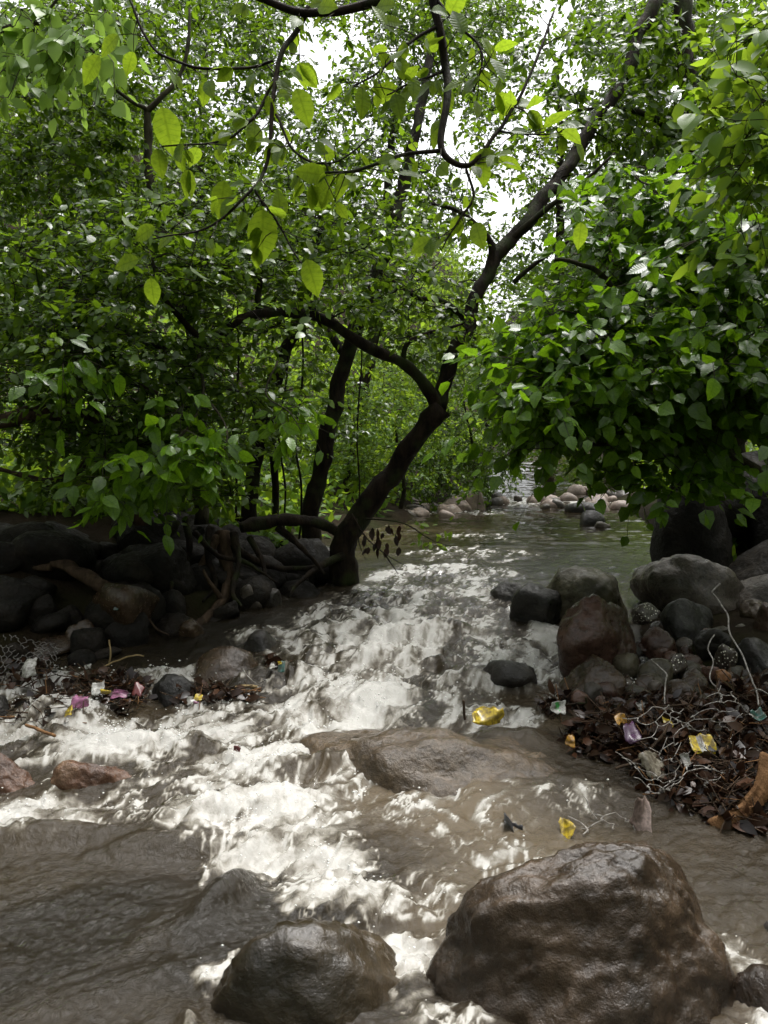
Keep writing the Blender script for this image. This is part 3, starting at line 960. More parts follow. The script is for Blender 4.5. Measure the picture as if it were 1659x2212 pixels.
# far bank stones
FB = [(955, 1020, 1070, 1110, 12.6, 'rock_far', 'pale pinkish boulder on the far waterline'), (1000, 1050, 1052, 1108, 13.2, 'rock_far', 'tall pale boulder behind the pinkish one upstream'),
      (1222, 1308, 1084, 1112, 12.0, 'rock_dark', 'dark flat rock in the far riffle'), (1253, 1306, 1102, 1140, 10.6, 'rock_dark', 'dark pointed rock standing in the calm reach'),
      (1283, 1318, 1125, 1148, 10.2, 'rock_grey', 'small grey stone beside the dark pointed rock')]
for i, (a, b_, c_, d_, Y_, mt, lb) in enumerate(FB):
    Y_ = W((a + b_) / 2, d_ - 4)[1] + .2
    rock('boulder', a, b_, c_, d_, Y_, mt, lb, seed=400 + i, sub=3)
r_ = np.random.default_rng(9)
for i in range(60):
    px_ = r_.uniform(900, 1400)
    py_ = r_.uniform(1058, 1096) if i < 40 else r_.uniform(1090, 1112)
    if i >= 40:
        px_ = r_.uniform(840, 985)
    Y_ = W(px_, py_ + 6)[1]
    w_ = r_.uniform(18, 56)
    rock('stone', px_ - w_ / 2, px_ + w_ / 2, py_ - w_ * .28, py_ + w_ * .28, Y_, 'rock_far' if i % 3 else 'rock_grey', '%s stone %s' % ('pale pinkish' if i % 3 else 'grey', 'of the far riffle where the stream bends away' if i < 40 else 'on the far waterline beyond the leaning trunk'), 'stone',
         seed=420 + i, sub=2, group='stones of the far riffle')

# ------------------------------------------------------------------ trees and leaves
def leaf_template(stations, widths, fold=.16, droop=.22, wave=0.0):
    st, wd = np.asarray(stations), np.asarray(widths)
    k = len(st)
    V, F = [], []
    mid = []
    for i in range(k):
        mid.append(len(V))
        V.append((st[i], 0, -droop * st[i] ** 2))
    lr = {}
    for i in range(1, k - 1):
        for sgn in (1, -1):
            lr[i, sgn] = len(V)
            V.append((st[i] - .02, sgn * wd[i], -droop * st[i] ** 2 + fold * wd[i] + wave * (1 if (i + (sgn > 0)) % 2 else -1)))
    for sgn in (1, -1):
        for i in range(k - 1):
            a, b = mid[i], mid[i + 1]
            if i == 0:
                q = [a, b, lr[1, sgn]]
            elif i == k - 2:
                q = [a, b, lr[i, sgn]]
            else:
                q = [a, b, lr[i + 1, sgn], lr[i, sgn]]
            F.append(q if sgn > 0 else q[::-1])
    return np.array(V), F


T_HI = leaf_template([0, .10, .28, .5, .72, .88, 1], [0, .14, .27, .30, .23, .11, 0], wave=.012)
T_BROAD = leaf_template([0, .10, .26, .48, .72, .9, 1], [0, .22, .36, .37, .25, .10, 0], wave=.02)
T_BROAD_LO = leaf_template([0, .22, .62, 1], [0, .34, .33, 0])
T_MID = leaf_template([0, .3, .68, 1], [0, .24, .22, 0])
T_LO = leaf_template([0, .45, 1], [0, .27, 0])


def leaf_batch(name, T, pos, d, nn, L, lr, mat):
    V, F = T
    d = nrm(d)
    side = nrm(np.cross(nn, d))
    nn = np.cross(d, side)
    N = len(pos)
    W_ = pos[:, None] + L[:, None, None] * (V[None, :, 0, None] * d[:, None] + V[None, :, 1, None] * side[:, None] + V[None, :, 2, None] * nn[:, None])
    ff = np.concatenate([np.array(f) for f in F])
    cnt = np.array([len(f) for f in F])
    idx = (ff[None] + len(V) * np.arange(N)[:, None]).reshape(-1)
    me = mesh_from(name, W_.reshape(-1, 3), idx, np.tile(cnt, N))
    add_attr(me, 'lr', np.repeat(lr, len(V)))
    add_attr(me, 'luv', np.tile(np.c_[V[:, 0], V[:, 1], V[:, 2]], (N, 1)), 'FLOAT_VECTOR')
    me.materials.append(mat)
    return me


_tmpl = {}


def leaf_proto(T, mat, key, n=6):
    if key not in _tmpl:
        _tmpl[key] = [leaf_batch('leaf', T, np.zeros((1, 3)), np.array([[1., 0, 0]]), np.array([[0, 0, 1.]]), np.ones(1), np.array([(k + .5) / n]), mat) for k in range(n)]
    return _tmpl[key]


def leaf_objects(parent, pos, d, nn, L, lr, protos):
    d = nrm(d)
    side = nrm(np.cross(nn, d))
    nn = np.cross(d, side)
    off = np.array(parent.location)
    for i in range(len(pos)):
        o = bpy.data.objects.new('leaf', protos[min(len(protos) - 1, int(lr[i] * len(protos)))])
        COL.objects.link(o)
        o.parent = parent
        m = Matrix([[d[i, 0], side[i, 0], nn[i, 0]], [d[i, 1], side[i, 1], nn[i, 1]], [d[i, 2], side[i, 2], nn[i, 2]]])
        o.matrix_local = Matrix.Translation(Vector(pos[i] - off)) @ (m * float(L[i])).to_4x4()


GAPS = [(490, 195, 75, 70), (960, 290, 110, 80), (1075, 435, 85, 70), (700, 90, 160, 90), (1180, 110, 110, 110), (1010, 380, 120, 60), (560, 290, 60, 60), (1290, 200, 50, 60), (880, 150, 60, 80), (1540, 40, 60, 40), (660,200,60,80), (1120, 240, 60, 60)]


def clusters(regions, seed, gaps=0.0):
    """regions: (px, py, rx, ry, Y0, Y1, n) -> points through the crown"""
    r = np.random.default_rng(seed)
    out = []
    for px, py, rx, ry, Y0, Y1, n in regions:
        k = 0
        while k < n:
            a, q = r.uniform(0, 2 * np.pi), math.sqrt(r.random())
            x, y = px + rx * q * math.cos(a), py + ry * q * math.sin(a)
            k += 1
            if gaps and any(((x - g[0]) / g[2]) ** 2 + ((y - g[1]) / g[3]) ** 2 < .54 for g in GAPS) and r.random() < gaps:
                continue
            out.append(P(x, y, r.uniform(Y0, Y1)))
    return np.array(out)


def grow(name, label, cat, base, limbs, cl, leafL, mats, T, T_ind, n_ind, seed, twigs=4, per=8, twigL=.26, spread=1.0, face=(0, -.55, .75),
         droop=.25, bark='bark', group=None, facerand=.55, limb_names=None, rmin=.0022, brscale=1.0, lrmean=.45, sides=9, branches=True, flat=.6):
    """limbs: list of (points, radii) in world space, the first is the trunk; clusters of leaves hang on branches grown from the limbs"""
    r = np.random.default_rng(seed)
    root = empty(name, base, label, cat, group)
    off = np.asarray(base, float)
    nodes, nrad = [], []
    for i, (p, rd) in enumerate(limbs):
        ln_ = np.linalg.norm(np.diff(np.array(p), axis=0), axis=1).sum()
        q, qr = smooth_path(p, np.asarray(rd) * .78, int(max(10, len(p) * 4, ln_ / .06)))
        q = q + np.stack([fbm3(q * 2.0 + 3 * i, seed + kk, 2) for kk in range(3)], 1) * np.minimum(.05, qr * .9)[:, None]
        nodes.append(q)
        nrad.append(qr)
        nm = (limb_names[i] if limb_names else ('trunk' if i == 0 else 'limb'))
        o = obj(nm, tubes(nm, [(q - off, qr)], 14 if qr.max() > .05 else 8, rough=min(.022, qr.max() * .22), seed=seed + i), M[bark], root)
    nodes, nrad = np.concatenate(nodes), np.concatenate(nrad)
    cl = np.asarray(cl)
    d0 = np.sqrt(((cl[:, None] - nodes[None]) ** 2).sum(-1)).min(1)
    order = np.argsort(d0)
    br = []
    for i in order:
        c = cl[i]
        dd = np.sqrt(((nodes - c) ** 2).sum(1)) * (1 + .25 * r.random(len(nodes)))
        j = dd.argmin()
        L = np.linalg.norm(c - nodes[j])
        if L < .05:
            continue
        k = 6
        t = np.linspace(0, 1, k)[:, None]
        mid = (nodes[j] + c) / 2 + r.normal(0, .13 * L, 3) + np.array([0, 0, .08 * L])
        q = (1 - t) ** 2 * nodes[j] + 2 * t * (1 - t) * mid + t * t * c
        q[1:-1] += r.normal(0, .02 * L, (k - 2, 3))
        r0 = min(nrad[j] * .75, (.0035 + .0065 * L) * brscale)
        qr = np.linspace(max(r0, rmin), rmin, k)
        br.append((q - off, qr))
        nodes = np.vstack([nodes, q[1:]])
        nrad = np.r_[nrad, qr[1:]]
    pos, dirs, nors, Ls = [], [], [], []
    fa = np.array(face, float)
    for c in cl:
        kt = max(1, r.poisson(twigs))
        for _ in range(kt):
            td = nrm(r.normal(0, 1, 3) * np.array([1, 1, flat]) * spread + np.array([0, -.25, .1]))
            tl = twigL * r.uniform(.6, 1.35)
            q = np.stack([c, c + td * tl * .5 + r.normal(0, .02, 3), c + td * tl + np.array([0, 0, -droop * tl * .6])])
            br.append((q - off, np.array([rmin, rmin * .8, rmin * .5])))
            m = max(2, r.poisson(per))
            t = np.sort(r.uniform(.15, 1, m))
            t[-1] = 1
            b0 = np.where((t < .5)[:, None], q[0] + (q[1] - q[0]) * (t * 2)[:, None], q[1] + (q[2] - q[1]) * (t * 2 - 1)[:, None])
            sd = nrm(np.cross(td, [0, 0, 1]) + 1e-4)
            sgn = np.where(np.arange(m) % 2, 1, -1)[:, None]
            ld = td * .55 + sd * sgn * .8 * (1 - .7 * t[:, None]) + r.normal(0, .35, (m, 3)) + np.array([0, 0, -droop])
            pos.append(b0)
            dirs.append(ld)
            nors.append(fa + r.normal(0, facerand, (m, 3)))
            Ls.append(leafL * (.45 + .85 * r.random(m) ** .8))
    pos, dirs, nors, Ls = np.concatenate(pos), np.concatenate(dirs), np.concatenate(nors), np.concatenate(Ls)
    lr = np.clip(lrmean + .22 * r.normal(0, 1, len(pos)) + .25 * noise3(pos * 1.3, seed), 0, .999)
    if branches and br:
        o = obj('branches', tubes('branches', br, 3), M[bark], root)
        o['kind'] = 'stuff'
    fx, fy, fz = proj(pos)
    infr = (fx > 10) & (fx < 1649) & (fy > 10) & (fy < 2200)
    sc = np.where(infr, Ls / fz, 0) * r.uniform(.75, 1, len(pos))
    ind = np.argsort(-sc)[:n_ind] if n_ind else np.zeros(0, int)
    ind = ind[sc[ind] > 0]
    mk = np.ones(len(pos), bool)
    mk[ind] = False
    if n_ind:
        leaf_objects(root, pos[ind], dirs[ind], nors[ind], Ls[ind], lr[ind], leaf_proto(T_ind, M[mats], (mats, id(T_ind))))
    if mk.any():
        o = obj('crown', leaf_batch('crown', T, pos[mk] - off, dirs[mk], nors[mk], Ls[mk], lr[mk], M[mats]), None, root)
        o['kind'] = 'stuff'
    return root, len(pos)


def box_clusters(x0, x1, y0, y1, z0, z1, n, seed):
    r = np.random.default_rng(seed)
    return np.stack([r.uniform(x0, x1, n), r.uniform(y0, y1, n), r.uniform(z0, z1, n)], 1)


def L3(pts, rad):
    return [P(*p) for p in pts], rad


NL = {}
# A: the leaning tree at the water's edge
A = [L3([(742, 1262, 6.0), (745, 1200, 6.0), (775, 1120, 5.98), (840, 1025, 5.95), (905, 940, 5.9), (948, 888, 5.85)], [.17, .13, .112, .104, .098, .10]),
     L3([(948, 888, 5.85), (930, 850, 5.8), (868, 788, 5.6), (790, 745, 5.4), (700, 692, 5.2), (610, 680, 5.05), (525, 690, 4.95), (445, 742, 4.9), (340, 745, 4.8), (230, 748, 4.7)], [.068, .06, .052, .048, .044, .04, .036, .032, .024, .014]),
     L3([(940, 880, 5.85), (965, 800, 5.9), (1015, 685, 6.0), (1062, 575, 6.1), (1140, 470, 6.3), (1215, 370, 6.6), (1290, 265, 6.9), (1370, 110, 7.2), (1440, -60, 7.5)], [.075, .074, .07, .068, .072, .072, .075, .08, .08]),
     L3([(1062, 575, 6.1), (1065, 530, 6.05), (1035, 490, 6.0), (985, 455, 5.9), (930, 440, 5.8)], [.045, .035, .028, .02, .012]),
     L3([(1095, 535, 6.2), (1160, 470, 6.1), (1250, 400, 6.0), (1330, 330, 5.9)], [.04, .03, .02, .012]),
     L3([(1110, 610, 6.1), (1170, 560, 6.0), (1230, 520, 5.9)], [.025, .02, .012]),
     L3([(1010, 690, 6.0), (960, 650, 5.9), (900, 640, 5.8), (840, 600, 5.7)], [.035, .028, .02, .012]),
     L3([(870, 790, 5.6), (880, 740, 5.55), (940, 715, 5.5), (1000, 700, 5.5)], [.03, .022, .016, .01]),
     L3([(610, 680, 5.05), (560, 660, 5.1), (565, 600, 5.15), (560, 540, 5.2)], [.035, .03, .022, .014]),
     L3([(445, 742, 4.9), (400, 700, 4.85), (350, 640, 4.75), (330, 560, 4.7)], [.03, .024, .018, .012])]
clA = clusters([(330, 620, 330, 190, 4.3, 5.6, 150), (620, 560, 300, 170, 4.9, 6.2, 110), (120, 780, 220, 170, 4.2, 5.4, 70), (900, 560, 200, 150, 5.4, 6.6, 46), (420, 860, 260, 130, 4.6, 5.8, 60),
                (1200, 330, 180, 160, 6.2, 7.6, 40), (700, 430, 330, 120, 5.0, 6.6, 70), (330, 980, 210, 110, 4.6, 5.4, 34), (900, 720, 120, 60, 5.4, 6.2, 14), (300, 1060, 210, 50, 4.7, 5.6, 30)], 3, .75)
clA = np.vstack([clA, box_clusters(-3.2, .3, 4.2, 7.2, 4.6, 6.0, 130, 91)])
_, NL['A'] = grow('leaning_tree', 'dark leaning tree forking over the stream from the left waterline', 'tree', P(742, 1262, 6.0), A, clA, .064, 'leaf_left', T_MID, T_HI, 260, 1, flat=.25, face=(0, -.3, .85), facerand=.45, twigs=4, per=8.5, twigL=.26, brscale=1.7, rmin=.003)
# B, C: trunks behind it
B = [L3([(664, 1240, 6.7), (682, 1080, 6.7), (712, 930, 6.7), (748, 775, 6.8), (800, 620, 6.9), (838, 520, 7.0), (862, 425, 7.1), (905, 250, 7.3), (930, 100, 7.5)], [.12, .096, .088, .084, .08, .08, .072, .056, .04]),
     L3([(748, 775, 6.8), (700, 700, 6.9), (640, 600, 7.0), (600, 480, 7.1)], [.05, .04, .03, .02])]
clB = clusters([(760, 330, 260, 170, 6.6, 8.2, 60), (640, 520, 260, 120, 6.6, 8, 46), (880, 180, 210, 170, 6.8, 8.4, 46), (600, 860, 240, 130, 6.6, 7.8, 46)], 13, .93)
_, NL['B'] = grow('slanting_tree', 'slim dark tree slanting right just behind the leaning tree', 'tree', P(672, 1180, 6.7), B, clB, .068, 'leaf_left', T_MID, T_HI, 60, 2, flat=.25, face=(0, -.3, .85), facerand=.45, twigs=4, per=9, twigL=.26)
Cc = [L3([(536, 1230, 7.1), (546, 1070, 7.1), (568, 905, 7.1), (640, 715, 7.2), (680, 560, 7.3), (700, 400, 7.4)], [.105, .09, .08, .072, .056, .04]),
      L3([(600, 1220, 7.4), (592, 1050, 7.4), (590, 930, 7.4), (585, 800, 7.4)], [.05, .045, .04, .03])] + [L3([(x_, 1180, Yv_), (x_ + 6, 1060, Yv_), (x_ - 8 + 3 * k_, 940, Yv_), (x_ + 10, 800, Yv_), (x_ + 4 * k_, 640, Yv_)], [rr2] * 4 + [rr2 * .6]) for k_, (x_, Yv_, rr2) in enumerate([(610, 7.0, .012), (645, 7.2, .014), (505, 6.9, .014), (770, 7.4, .010)])]
clC = clusters([(560, 480, 260, 150, 7, 8.6, 50), (470, 760, 260, 160, 7, 8.2, 50), (330, 330, 260, 130, 6.6, 8.4, 40), (520, 960, 200, 90, 7.2, 8.2, 26)], 17, .93)
_, NL['C'] = grow('shaded_tree', 'dark tree trunk deep in shade among the left bank boulders', 'tree', P(540, 1170, 7.1), Cc, clC, .068, 'leaf_left', T_MID, T_HI, 60, 3, flat=.25, face=(0, -.3, .85), facerand=.45, twigs=4.2, per=9, twigL=.26)
# D: slim pole on the left
D = [L3([(432, 1130, 5.9), (430, 960, 5.9), (424, 800, 5.95), (370, 600, 6.0), (336, 450, 6.0), (318, 330, 6.0), (314, 235, 6.0)], [.075, .065, .06, .05, .042, .04, .038]),
     L3([(314, 240, 6.0), (345, 215, 6.0), (385, 165, 6.05), (405, 100, 6.1), (410, 20, 6.2)], [.03, .026, .022, .018, .012]),
     L3([(314, 235, 6.0), (280, 220, 5.9), (240, 185, 5.8), (220, 150, 5.7)], [.022, .018, .014, .01])]
clD = clusters([(250, 330, 250, 170, 5.6, 7.4, 90), (120, 480, 200, 140, 5.4, 7, 60), (330, 130, 150, 120, 6, 7.6, 26), (100, 250, 150, 160, 5.4, 7, 54)], 19, .93)
clD = np.vstack([clD, box_clusters(-5.0, -.5, 5, 9, 4.8, 6.6, 120, 92)])
_, NL['D'] = grow('slim_tree', 'slim pale stemmed tree forking high up on the left', 'tree', P(432, 1130, 5.9), D, clD, .066, 'leaf_left', T_MID, T_HI, 90, 4, flat=.25, face=(0, -.3, .85), facerand=.45, twigs=4.2, per=10, twigL=.26, bark='bark_green')
# E: gnarled limb tree at far left
E = [L3([(300, 1130, 5.3), (292, 1010, 5.3), (255, 935, 5.2), (190, 895, 5.1), (100, 900, 5.0), (0, 915, 4.9), (-120, 900, 4.8)], [.11, .09, .085, .075, .07, .06, .05]),
     L3([(255, 935, 5.2), (190, 1000, 5.3), (110, 1040, 5.4), (0, 1010, 5.5)], [.05, .04, .03, .02]),
     L3([(200, 900, 5.1), (240, 840, 5.0), (290, 830, 4.9), (340, 850, 4.8)], [.035, .03, .02, .012])]
clE = clusters([(60, 900, 170, 120, 4.6, 5.8, 34), (220, 900, 170, 130, 4.6, 5.6, 36), (110, 640, 180, 130, 4.6, 6, 46), (320, 1000, 110, 90, 4.3, 5.0, 16), (440, 1010, 80, 80, 4.4, 5.2, 12)], 23)
clE = np.vstack([clE, box_clusters(-5.5, -3.0, 3.6, 7.0, 1.4, 4.5, 110, 93)])
_, NL['E'] = grow('gnarled_tree', 'low gnarled brown tree bending left above the bank boulders', 'tree', P(300, 1130, 5.3), E, clE, .068, 'leaf_left', T_MID, T_HI, 150, 5, flat=.25, face=(0, -.3, .85), facerand=.45, twigs=4, per=9, twigL=.24, bark='bark_brown', lrmean=.4)
# leafy sprigs hanging in front of the left bank
Sp = [L3([(430, 760, 4.8), (440, 850, 4.6), (400, 930, 4.4), (330, 990, 4.3), (270, 1040, 4.25)], [.016, .012, .009, .006, .004]),
      L3([(440, 850, 4.6), (490, 930, 4.4), (470, 1010, 4.3), (450, 1070, 4.25)], [.010, .008, .006, .004]),
      L3([(600, 780, 4.6), (575, 850, 4.5), (625, 890, 4.4), (650, 930, 4.35)], [.008, .006, .005, .003])]
clSp = clusters([(300, 990, 90, 60, 4.1, 4.4, 9), (420, 1000, 80, 80, 4.1, 4.5, 10), (625, 895, 45, 40, 4.3, 4.5, 4), (95, 800, 70, 50, 3.9, 4.3, 6), (240, 1050, 60, 40, 4.1, 4.4, 4), (360, 900, 60, 50, 4.2, 4.5, 5)], 25)
_, NL['Sp'] = grow('leafy_sprig', 'brighter long leaved sprigs hanging in front of the left bank boulders', 'branch', P(430, 760, 4.8), Sp, clSp, .098, 'leaf_right', T_MID, T_HI, 170, 55, twigs=2.2, per=5.5, twigL=.22,
                   bark='bark_green', limb_names=['stem'] * 3, droop=.6, face=(0, -.5, .8), lrmean=.7)
# G: big-leaved bush over the right bank
G = [L3([(1720, 1230, 5.2), (1690, 1050, 5.0), (1600, 880, 4.8), (1500, 800, 4.6), (1420, 740, 4.5), (1350, 660, 4.4), (1290, 585, 4.35), (1200, 560, 4.3)], [.08, .065, .05, .04, .03, .024, .018, .012]),
     L3([(1600, 880, 4.8), (1480, 850, 4.5), (1330, 840, 4.3), (1230, 830, 4.2), (1160, 825, 4.1)], [.04, .03, .022, .016, .01]),
     L3([(1690, 1050, 5.0), (1560, 980, 4.6), (1400, 960, 4.3), (1250, 960, 4.2)], [.04, .03, .02, .012]),
     L3([(1600, 880, 4.8), (1560, 650, 4.8), (1480, 500, 4.8), (1400, 400, 4.8)], [.045, .035, .025, .015])]
clG = clusters([(1410, 710, 235, 210, 4.0, 5.4, 122), (1430, 470, 180, 130, 4.4, 5.6, 66), (1295, 820, 150, 110, 3.9, 5.0, 58), (1470, 850, 165, 90, 3.8, 5.0, 52), (1600, 620, 130, 260, 3.9, 5.2, 70),
                (1420, 965, 120, 50, 4.0, 4.8, 20), (1190, 920, 55, 60, 4.0, 4.6, 12), (1620, 800, 70, 90, 3.6, 4.6, 22), (1450, 1045, 60, 30, 4.0, 4.4, 6), (1165, 770, 50, 90, 4.0, 4.8, 9), (1160, 870, 45, 55, 3.9, 4.5, 7)], 29)
clG = np.vstack([clG, box_clusters(2.5, 4.6, 3.6, 6.5, 1.6, 4.6, 110, 94)])
_, NL['G'] = grow('broad_leaf_bush', 'large leaved wet green bush hanging over the boulders on the right bank', 'bush', P(1720, 1230, 5.2), G, clG, .082, 'leaf_right', T_BROAD_LO, T_BROAD, 300, 6, twigs=4.3, per=7.5, twigL=.38, flat=.3, brscale=1.8, rmin=.003,
                  face=(-.25, -.3, .85), droop=.45, bark='bark_green', facerand=.5)
# right-hand shaded tree
R = [L3([(1520, 1150, 7.6), (1515, 900, 7.6), (1512, 480, 7.7), (1495, 300, 7.8), (1480, 100, 7.9), (1470, -80, 8)], [.16, .14, .125, .12, .11, .10]),
     L3([(1500, 330, 7.8), (1420, 260, 7.6), (1330, 230, 7.4), (1250, 240, 7.2)], [.05, .04, .025, .015]),
     L3([(1500, 300, 7.8), (1560, 180, 7.6), (1640, 60, 7.5)], [.06, .045, .03])]
clR = clusters([(1530, 210, 190, 230, 6.8, 8.6, 120), (1300, 150, 200, 160, 7.0, 8.8, 60), (1580, 480, 150, 160, 6.8, 8.4, 50), (1350, 480, 170, 120, 7.0, 8.6, 34)], 31, .8)
_, NL['R'] = grow('shadowed_tree', 'tall dark tree with thick upright trunk behind the broad leaved bush', 'tree', P(1520, 1150, 7.6), R, clR, .095, 'leaf_back', T_MID, T_HI, 60, 7, twigs=4, per=8, twigL=.32, lrmean=.3)
# bright leaves at the right edge, closer
S = [L3([(1800, 700, 3.6), (1740, 450, 3.6), (1690, 300, 3.5), (1640, 200, 3.4), (1560, 130, 3.3)], [.03, .025, .02, .014, .008]),
     L3([(1690, 300, 3.5), (1640, 290, 3.4), (1590, 330, 3.3), (1540, 370, 3.3)], [.015, .012, .009, .006])]
clS = clusters([(1620, 170, 60, 130, 3.0, 3.7, 20), (1620, 330, 60, 90, 3.0, 3.7, 14), (1560, 260, 60, 60, 3.2, 3.6, 7), (1640, 480, 50, 80, 3.2, 3.8, 10)], 33)
_, NL['S'] = grow('fresh_green_branch', 'fresh green leafy branch reaching in from the upper right edge', 'branch', P(1800, 700, 3.6), S, clS, .085, 'leaf_shrub', T_MID, T_HI, 110, 8, twigs=2.4, per=6, twigL=.2,
                  bark='bark_green', limb_names=['stem', 'stem'], droop=.3)
# I: lime leaves upper left
I_ = [L3([(-120, 120, 3.6), (0, 60, 3.6), (90, 50, 3.5), (180, 90, 3.4), (225, 150, 3.4)], [.02, .016, .012, .009, .006]),
      L3([(90, 50, 3.5), (120, 0, 3.5), (170, -40, 3.5)], [.01, .008, .006])]
clI = clusters([(70, 90, 110, 90, 3.2, 4.0, 26), (190, 60, 60, 60, 3.2, 3.9, 12), (15, 205, 25, 20, 3.3, 3.5, 2), (180, 150, 50, 40, 3.2, 3.7, 6)], 37)
_, NL['I'] = grow('lime_branch', 'lime green drooping young leaves in the upper left corner', 'branch', P(-120, 120, 3.6), I_, clI, .082, 'leaf_lime', T_MID, T_HI, 160, 9, twigs=2.4, per=5, twigL=.16, droop=.95,
                  bark='bark_green', limb_names=['stem', 'stem'], spread=.8)

# H: the overhanging branch close to the camera, every leaf its own object
H = [L3([(420, -60, 2.3), (560, 0, 2.3), (690, 25, 2.3), (830, -5, 2.3), (960, -90, 2.3)], [.008, .010, .012, .014, .016]),
     L3([(662, 5, 2.3), (640, 60, 2.3), (606, 130, 2.25), (588, 230, 2.2), (572, 370, 2.15), (540, 420, 2.1), (450, 490, 2.05), (330, 520, 2.0)], [.0085, .008, .0072, .006, .005, .0042, .003, .0018]),
     L3([(270, -20, 2.4), (300, 50, 2.38), (345, 115, 2.35), (420, 148, 2.3), (520, 152, 2.28), (590, 135, 2.25)], [.0035, .004, .004, .0042, .0042, .004]),
     L3([(930, -60, 2.2), (945, 40, 2.2), (962, 140, 2.2), (966, 230, 2.15), (955, 325, 2.1), (1002, 360, 2.1), (1040, 335, 2.1), (1095, 260, 2.15), (1150, 150, 2.2), (1200, 20, 2.3)], [.012, .012, .0115, .0105, .009, .0075, .006, .005, .0042, .003]),
     L3([(955, 325, 2.1), (880, 335, 2.08), (760, 370, 2.05), (640, 385, 2.05)], [.006, .005, .004, .0025]),
     L3([(1002, 360, 2.1), (1018, 420, 2.08), (990, 480, 2.05), (960, 540, 2.05)], [.004, .0035, .003, .002]),
     L3([(600, 160, 2.25), (540, 260, 2.2), (470, 300, 2.15), (350, 320, 2.1)], [.0045, .004, .003, .002]),
     L3([(555, 410, 2.12), (610, 500, 2.1), (650, 560, 2.08)], [.0035, .0025, .0018]),
     L3([(590, 250, 2.2), (640, 330, 2.15), (720, 350, 2.12), (800, 300, 2.1)], [.004, .0032, .0026, .0018]),
     L3([(945, 60, 2.2), (880, 90, 2.15), (820, 150, 2.1), (760, 190, 2.1)], [.005, .004, .003, .002]),
     L3([(962, 150, 2.2), (900, 175, 2.15), (840, 200, 2.1)], [.004, .003, .002]),
     L3([(940, 0, 2.2), (1000, 60, 2.15), (1040, 120, 2.1), (1020, 200, 2.1)], [.005, .004, .003, .002]),
     L3([(1080, 285, 2.15), (1150, 290, 2.1), (1210, 280, 2.1)], [.003, .0022, .0016])]
rootH = empty('overhanging_branch', P(960, -90, 2.3), 'thin branch with large backlit leaves hanging close at top centre', 'branch')
offH = np.array(rootH.location)
rH = np.random.default_rng(41)
lp, ld_, ln, lL = [], [], [], []
for i, (p, rd) in enumerate(H):
    q, qr = smooth_path(p, rd, len(p) * 7)
    q = q + np.stack([fbm3(q * 5 + i, 70 + kk, 2) for kk in range(3)], 1) * .012
    obj('stem', tubes('stem', [(q - offH, qr)], 7, rough=.0008), M['bark'], rootH)
    n_ = {0: 16, 1: 22, 2: 12, 3: 26, 4: 14, 5: 10, 6: 14, 7: 6, 8: 14, 9: 18, 10: 10, 11: 16, 12: 8}[i]
    n_ = int(n_ * 1.1)
    for t in np.sort(rH.uniform(.12, 1.0, n_)):
        k = min(len(q) - 2, int(t * (len(q) - 1)))
        td = nrm(q[k + 1] - q[k])
        # short twig off the stem, leaf at its end
        dv = nrm(rH.normal(0, 1, 3) * np.array([1, .8, .7]) + td * .5 + np.array([0, 0, -.25]))
        tl = rH.uniform(.01, .09)
        e = q[k] + dv * tl
        tw = np.stack([q[k], (q[k] + e) / 2 + rH.normal(0, .004, 3), e])
        obj('stem', tubes('stem', [(tw - offH, np.array([.0018, .0014, .001]))], 5), M['bark_green'], rootH)
        for z in range(1 if rH.random() < .65 else 2):
            lp.append(e)
            ld_.append(nrm(dv + rH.normal(0, .45, 3) + np.array([0, 0, -.35])))
            a = rH.normal(0, .6, 3)
            ln.append(np.array([0, -.55, .65]) + a)
            lL.append(rH.uniform(.036, .084))
for (px, py, Y_, dx, dy, LL) in [(662, 560, 2.06, .35, -1, .10), (568, 452, 2.08, -.05, -1, .135), (325, 600, 2.0, .1, -1, .07), (485, 390, 2.1, -.2, -1, .10), (340, 320, 2.1, .1, -1, .075),
                                 (215, 120, 2.2, -.6, -.7, .09), (350, 230, 2.1, .2, -1, .12), (335, 490, 2.0, -.9, -.4, .07), (640, 190, 2.1, .4, -1, .10), (1255, 480, 2.4, 0, -1, .08), (1000, 75, 2.1, -.3, 1, .08), (300, 560, 2.0, -.9, -.2, .075)]:
    lp.append(P(px, py, Y_))
    ld_.append(np.array([dx, .1, dy]))
    ln.append(np.array([.15, -1, .25]))
    lL.append(LL)
lp, ld_, ln, lL = map(np.array, (lp, ld_, ln, lL))
leaf_objects(rootH, lp, ld_, ln, lL, np.clip(rH.uniform(.1, 1.0, len(lp)), 0, .999), leaf_proto(T_HI, M['leaf_near'], 'near'))

